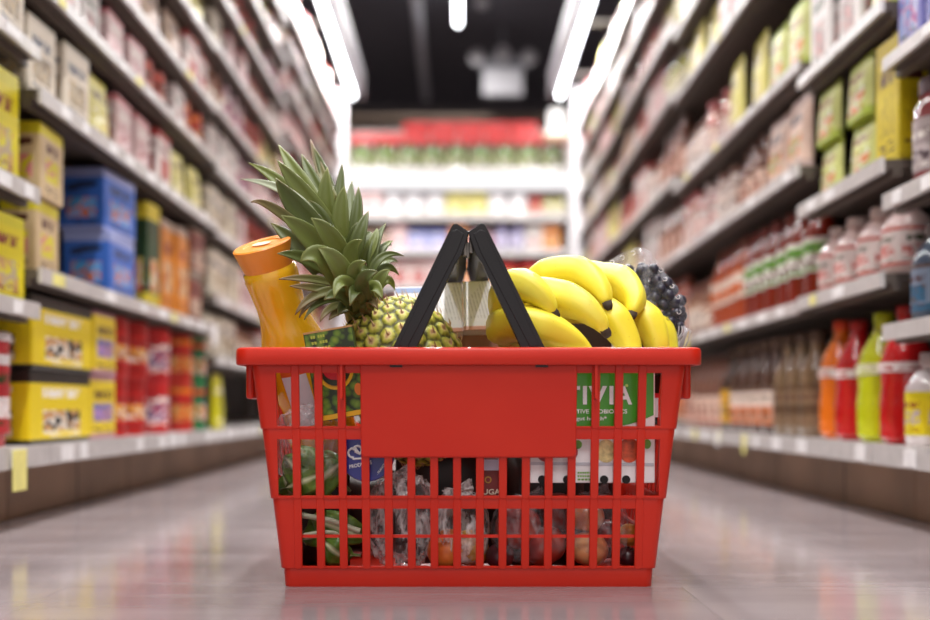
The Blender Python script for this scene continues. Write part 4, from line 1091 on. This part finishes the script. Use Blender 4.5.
def stock(side, bi, y0, y1, zs, j, runs, xf):
    z = zs[j]+.0005; zt = zs[j+1]-.030 if j+1 < len(zs) else z+.20
    avail = zt-z-.008; nm = 'left' if side < 0 else 'right'
    y = y0+.008; f = .03 if j == 0 else .035
    runs = list(runs); tot = sum(r[1] for r in runs); spans = []
    yy = y0+.006
    for r in runs:
        ln = (y1-y0-.012)*r[1]/tot; spans.append((r[0], yy, yy+ln, r[2] if len(r) > 2 else 1)); yy += ln
    for sku, a, b, tiers_ in spans:
        kind, w, h, *_ = SK[sku]; w_ = w*1.06
        n = max(1, int((b-a)/w_)); step = (b-a)/n
        if step < w*.995: continue
        hs = min(1.0, avail/(h*tiers_)) if tiers_ > 1 else min(1.0, avail/h)
        if tiers_ == 1: hs = min(avail*rnd.uniform(.90, .97)/h, 1.32 if 'bottle' not in kind else 1.08)
        else: hs = min(1.15, avail/(h*tiers_))
        hs *= 1.0
        for t in range(tiers_):
            for k in range(n):
                yc = a+step*(k+.5); zb = z+t*(h*hs+.0008)
                if zb > .23+.425*(yc+w): continue
                xpx = CX+xf*F/yc
                if 236 < xpx < 700 and zb+h*hs < H+.0595*yc-.05: continue
                if yc-w/2 < 1.25: continue
                if t and rnd.random() < .06: continue
                dep = {'pouch': w*.13}.get(kind, (min(.16, max(.05, w*.55))/2 if kind in ('cereal_box', 'carton', 'biscuit_box', 'tea_box', 'pasta_box') else w/2))
                xx = xf+side*(f+dep+rnd.uniform(0, .012 if t == 0 else .0))
                if t: xx = xf+side*(f+dep+.004)
                shelf = ORD[j]; top = ' upper layer' if t else ''
                place(sku, xx, yc, zb, (PI/2 if side < 0 else -PI/2), f'{nm} {BAYN[bi]} {shelf}{top}', yc < 3.1, f'on {BAYN[bi]} {nm} bay {shelf}{top}', hs)
S = {}
S[('L', 0, 0)] = [('rw', 1)]
S[('L', 0, 1)] = [('yel', 1)]; S[('L', 0, 2)] = [('yel', 1)]; S[('L', 0, 3)] = [('cr', 1)]; S[('L', 0, 4)] = [('pk', 1)]
S[('L', 1, 0)] = [('yb', .285, 2), ('yb2', .14, 2), ('rt', .28, 2), ('rp', .215, 2), ('ro', .20, 2), ('gn', .10, 2)]
S[('L', 1, 1)] = [('yp', .20, 2), ('lb', .11, 2), ('bl', .31, 2), ('gr', .16, 1), ('or', .22, 1), ('br', .22, 2)]
S[('L', 1, 2)] = [('cr', .23), ('yl', .12), ('pk', .22), ('wr', .12), ('yl', .30)]
S[('L', 1, 3)] = [('wh', .3), ('pk', .25), ('rd', .16), ('wh', .12), ('ro', .2)]
S[('L', 1, 4)] = [('pk', .5), ('bz', .3), ('wr', .2)]
S[('L', 2, 0)] = [('ybk', .2), ('lav', .3), ('bz', .5)]
S[('L', 2, 1)] = [('cr', .3), ('jb', .3), ('wr', .4)]
S[('L', 2, 2)] = [('cr', .35), ('pk', .3), ('bz', .35)]
S[('R', 0, 0)] = [('wy', 1)]; S[('R', 0, 1)] = [('dk', 1)]; S[('R', 0, 2)] = [('rj', 1)]; S[('R', 0, 3)] = [('pp', 1)]
S[('R', 1, 0)] = [('sr', .24), ('sl', .26), ('sr', .25), ('so', .25)]
S[('R', 1, 1)] = [('kw', 1)]
S[('R', 1, 2)] = [('yv', .23), ('gy', .77, 2)]
S[('R', 1, 3)] = [('gy', .35, 2), ('wh', .65)]
S[('R', 2, 0)] = [('vn', .20), ('sd', .33), ('sy', .07), ('wj', .4)]
S[('R', 2, 1)] = [('kp', .42), ('ko', .3), ('jb', .28)]
S[('R', 2, 2)] = [('op', .27), ('wj', .22), ('jw', .14), ('kw', .20), ('jp', .17)]
S[('R', 2, 3)] = [('gy', .25), ('yl', .3), ('jp', .2), ('jw', .25)]
S[('R', 2, 4)] = [('op', .3), ('pk', .3), ('yl', .4)]
S[('R', 3, 0)] = [('sd', .5), ('kp', .2), ('wj', .3)]; S[('R', 3, 1)] = [('ko', .5), ('wj', .5)]; S[('R', 3, 2)] = [('wj', .3), ('wh', .25), ('jb', .2), ('yl', .25)]
pal_l = ['pk', 'wh', 'wr', 'cr', 'bz', 'pu', 'rd', 'yl', 'jb', 'jp', 'wh', 'pk']
pal_r = ['pk', 'wh', 'jp', 'jw', 'wj', 'bz', 'wr', 'jg', 'rd', 'yl', 'wh']
def auto(side, r):
    pal = pal_l if side < 0 else pal_r
    ks = r.sample(pal, r.choice((4, 5, 6))); return [(k, r.uniform(.6, 1.4)) for k in ks]
rr_ = random.Random(21)
for side, bays, xf, sd in ((-1, left_bays, XL, 'L'), (1, right_bays, XR, 'R')):
    for bi, (y0, y1, zs) in enumerate(bays):
        for j in range(len(zs)):
            if bi == 0 and j > 4: continue
            stock(side, bi, y0, y1, zs, j, S.get((sd, bi, j)) or auto(side, rr_), xf)

# hanging tags on the bottom rails
for side, xf, y, w, h, mt, c, lab in ((-1, XL, 1.50, .045, .055, YPAPER, 0, 'pale yellow paper tag hanging off the nearest left bottom rail'),
                             (1, XR, 2.62, .03, .03, PAPER, 0, 'curled white paper tag on right bottom rail by the basket'),
                             (1, XR, 2.38, .02, .04, YPAPER, 0, 'small yellowish tag hanging from right bottom rail'),
                             (-1, XL, 2.72, .05, .05, PAPER, 2, 'white shelf tag sticking out from the second left bay'),
                             (1, XR, 2.98, .03, .06, plain('yellow_card', '#e8d45a', .6), 1, 'yellow sale card hanging beside the basket rim at right')):
    zz = .125 if c == 0 else (.41 if side < 0 else .405)
    m = MB(); a, b = sorted((xf-side*.006, xf-side*.0035)); m.box(a, b, y, y+w, zz-.012-h, zz-.006)
    o = m.build('shelf_tag', mt, None); tag(o, lab, 'tag')

# ------------------------------------------------------------------ gondola across the end of the aisle
ge = empty('end_gondola', (0, YEND, 0)); tag(ge, 'white brightly lit shelving unit across the far end of the aisle', 'shelving')
EZ = [.12, .33, .52, .72, .92, 1.125, 1.335, 1.61]
EW = plain('end_shelf_white', '#f1eff1', .3)
m = MB(); m.box(-1.3, 1.3, .42, .44, 0, 1.95); m.build('back_panel', plain('end_back', '#b7aaa4', .6), ge)
for x in (-1.3, -.70, .665, 1.27):
    m = MB(); m.box(x, x+.03, .0, .42, 0, 1.7); m.build('upright', EW, ge)
for z in EZ:
    m = MB(); m.box(-1.27, 1.27, .006, .42, z-.02, z); s = m.build('shelf', EW, ge)
    m = MB(); m.box(-1.27, 1.27, 0, .006, z-.036, z+.004); m.build('price_rail', RAIL, s)
m = MB(); m.box(-.665, .66, .01, .03, 1.485, 1.588); m.build('lit_valance', emit('valance_diffuser', (1.0, .97, .98), 1.35), ge)
erow = {3: ['rd', 'ro', 'pk', 'or', 'wr', 'bz'], 4: ['rd', 'wr', 'pk', 'or', 'rt', 'jp'], 5: ['bz', 'pk', 'lb', 'or', 'pu', 'lav', 'wh', 'or'], 6: ['pk', 'wl', 'wl', 'wl', 'yl', 'wl', 'wl', 'rd', 'jg']}
rr2 = random.Random(5)
for j, seq in erow.items():
    x = -.655; i = 0
    while x < .64:
        sku = seq[int((x+.655)/1.3*len(seq)) % len(seq)]; kind, w, h, *_ = SK[sku]
        if x+w > .66: break
        av = (EZ[j+1]-.05-EZ[j]) if j < 6 else .145
        place(sku, x+w/2, YEND+.03+w/2, EZ[j]+.0005, 0, f'end gondola {ORD[j]}', False, f'from left on the end gondola {ORD[j]}', min(1.0, av/h)); x += w*1.04
k = 0; x = -.655
while x < .60:
    place('gj', x+.07, YEND+.11, EZ[7]+.0005, 0, 'on top of end gondola', False, 'from left on top of end gondola'); x += .145; k += 1
hts = [0, 0, 1, 1, 1, 0]
for t in range(2):
    x = -.655; q = 0
    while x+.16 < .66:
        if t == 0 or q in (2, 3, 4, 5, 6):
            o = place('rb', x+.08, YEND+.13, EZ[7]+.161+t*.067, 0, 'stacked over green jars', False, ('lying on the green jars, counted from left' if t == 0 else 'in the raised upper stack above the green jars'))
        x += .163; q += 1

# ------------------------------------------------------------------ lamps, brackets, sign boards, emergency light
def tube_lamp(name, label, x, y0, y1, z, st, r=.013, wall=True, cat='lamp', grp=None, half=None):
    e = empty(name, (x, (y0+y1)/2, z)); tag(e, label, cat, grp); L_ = (y1-y0)/2
    m = MB(); m.tube([(0, -L_, 0), (0, -L_+.006, 0), (0, L_-.006, 0), (0, L_, 0)], [r*.7, r, r, r*.7], 14); m.build('glowing_tube', TUBE, e, smooth=60)
    if z > 3:
        for yy in (-L_*.7, L_*.7):
            m = MB(); m.box(-.004, .004, yy-.004, yy+.004, r+.035, CEIL-z-.001); m.build('hanging_rod', BR, e)
    m = MB(); m.box(-.022, .022, -L_, L_, r, r+.035); m.build('housing', plain('lamp_housing', '#c9c9cf', .4), e)
    return e
BR = plain('bracket_paint', '#a9a39d', .5)
TUBE = emit('tube_light', (.97, .98, 1.0), 14)
for side, x, s_ in ((-1, -.62, 'left'), (1, .60, 'right')):
    for k, (a, b) in enumerate(((-1.6, .2), (.25, 1.95), (2.0, 3.95), (4.0, 6.05))):
        if k == 0: continue
        tube_lamp('shelf_tube_lamp', f'{["", "nearest", "middle", "far"][k]} white tube lamp hung above the {s_} shelving front', x, a, b, 2.02, 10, grp='tube lamps over the shelving fronts')
        m = MB(); xx = sorted((x+side*-.065, x+side*-.045)); m.box(xx[0], xx[1], a, b, 2.0, 2.16)
        o = m.build('canopy_board', plain('canopy_grey', '#8f8b92', .5), None, bevel=.002); tag(o, f'long pale grey canopy board beside the {["", "nearest", "middle", "far"][k]} {s_} tube lamp', 'board')
        for q in range(3):
            yy = a+.25+q*(b-a-.5)/2; m = MB(); xx = sorted((x-side*.045, x+side*.46)); m.box(xx[0], xx[1], yy-.012, yy+.012, 2.058, 2.078)
            o = m.build('lamp_bracket', BR, None); tag(o, f'{["front", "middle", "rear"][q]} grey bracket carrying the {["", "nearest", "middle", "far"][k]} {s_} tube lamp', 'bracket')
for k, (a, b) in enumerate(((-3.0, -1.4), (-.6, 1.0), (1.8, 3.4), (4.4, 6.0), (7.2, 8.8))):
    if k < 4 and k != 9: pass
    tube_lamp('ceiling_tube_lamp', f'white tube lamp below the black ceiling, {order_words[k]} from the entrance end', 0.0, a, b, 3.48, 10, r=.022, grp='tube lamps down the middle of the ceiling')
ul = empty('unlit_lamp', (-.34, 9.7, 3.48)); tag(ul, 'long unlit grey lamp fixture hanging from the dark ceiling left of centre', 'lamp')
m = MB(); m.box(-.04, .04, -1.35, 1.35, 0, .06); m.build('housing', plain('pale_grey_housing', '#dedde2', .5), ul, bevel=.008)
for yy in (-1, 1):
    m = MB(); m.box(-.004, .004, yy-.004, yy+.004, .06, CEIL-3.48-.001); m.build('hanging_rod', BR, ul)
m = MB(); m.tube([(0, -1.25, -.02), (0, 1.25, -.02)], .018, 10); m.build('dark_tube', plain('grey_tube', '#e4e4ea', .4), ul)
el = empty('emergency_light', P(503, 95, 9.4)); tag(el, 'white emergency light box with three round lamp heads hanging at ceiling', 'emergency light')
m = MB(); m.box(-.185, .185, 0, .12, 0, .25); m.build('battery_box', plain('em_white', '#a9a6aa', .5), el, bevel=.015)
for x, z in ((-.24, .36), (0, .39), (.24, .36)):
    m = MB(); m.lathe([(.02, -.06), (.07, -.045), (.075, 0), (.065, .004)], 20, M=Matrix.Translation((x, .03, z)) @ Matrix.Rotation(PI/2, 4, 'X')); m.build('lamp_head', plain('em_head', '#b9b4b6', .4), el, smooth=40)
m = MB(); m.box(-.26, .26, .05, .07, .27, .36); m.box(-.02, .02, .05, .07, .30, CEIL-el.location.z-.002); m.build('mounting_bar', plain('dull_grey', '#77757b'), el)
sd_ = empty('smoke_detector', P(482, 33, 8.9)); tag(sd_, 'small round grey smoke detector above the emergency light', 'detector'); sd_.location.z = CEIL
m = MB(); m.lathe([(.03, -.05), (.06, -.035), (.065, 0)], 20); m.build('detector_body', plain('em_head', '#b9b4b6'), sd_, smooth=40)
gl = empty('glowing_sign_box', P(557, 134, 5.98)); tag(gl, 'small glowing white light box at the far right aisle end', 'lamp')
m = MB(); m.prism([(-.055, 0), (.055, 0), (.042, .15), (-.042, .15)], 0, .08); m.build('lamp_shade', emit('warm_glow', (1.0, .95, .92), 2.2), gl, bevel=.008)
m = MB(); m.box(-.075, .075, -.01, .09, -.022, -.001); m.build('base_plate', plain('tan_base', '#c7a88c', .5), gl)
m = MB(); m.box(.05, .11, .03, .05, -.018, -.004); m.build('arm', BR, gl)

def area(name, loc, sx, sy, power, col=(1, .98, .97), rot=(0, 0, 0)):
    l = bpy.data.lights.new(name, 'AREA'); l.shape = 'RECTANGLE'; l.size = sx; l.size_y = sy; l.energy = power; l.color = col
    o = bpy.data.objects.new(name, l); C.objects.link(o); o.location = loc; o.rotation_euler = rot; return o
# light thrown by the tubes
for y in (-2.2, .2, 2.6, 5.2, 8.1): area('ceiling_light', (0, y, 3.43), .10, 1.6, 54 if y in (.2, 2.6) else 92)
for x in (-.62, .60):
    for y in (1.1, 3.0, 5.0): area('shelf_light', (x, y, 1.995), .05, 1.7, 26, rot=(0, (-.35 if x < 0 else .35)*-1, 0))

w = bpy.data.worlds.new('shop_air'); bpy.context.scene.world = w; w.use_nodes = True
bgn = w.node_tree.nodes['Background']; bgn.inputs[0].default_value = (1.0, .94, .92, 1); bgn.inputs[1].default_value = .95

cam = bpy.data.cameras.new('camera'); co = bpy.data.objects.new('camera', cam); C.objects.link(co)
co.location = (0, 0, H); co.rotation_euler = (PI/2, 0, 0)
cam.sensor_width = 36; cam.lens = 36*F/930; cam.shift_y = (CY-310)/930; cam.shift_x = (465-CX)/930; cam.clip_start = .05; cam.clip_end = 60
cam.dof.use_dof = True; cam.dof.focus_distance = 1.075; cam.dof.aperture_fstop = cam.lens/1000/.018
sc = bpy.context.scene; sc.camera = co
sc.view_settings.view_transform = 'Standard'; sc.view_settings.look = 'None'; sc.view_settings.gamma = 1; sc.view_settings.exposure = -0.12
sc.cycles.max_bounces = 8; sc.cycles.transparent_max_bounces = 16; sc.cycles.use_denoising = True
sc.cycles.sample_clamp_indirect = 4
print('KINDS', kcount, sum(kcount.values()))
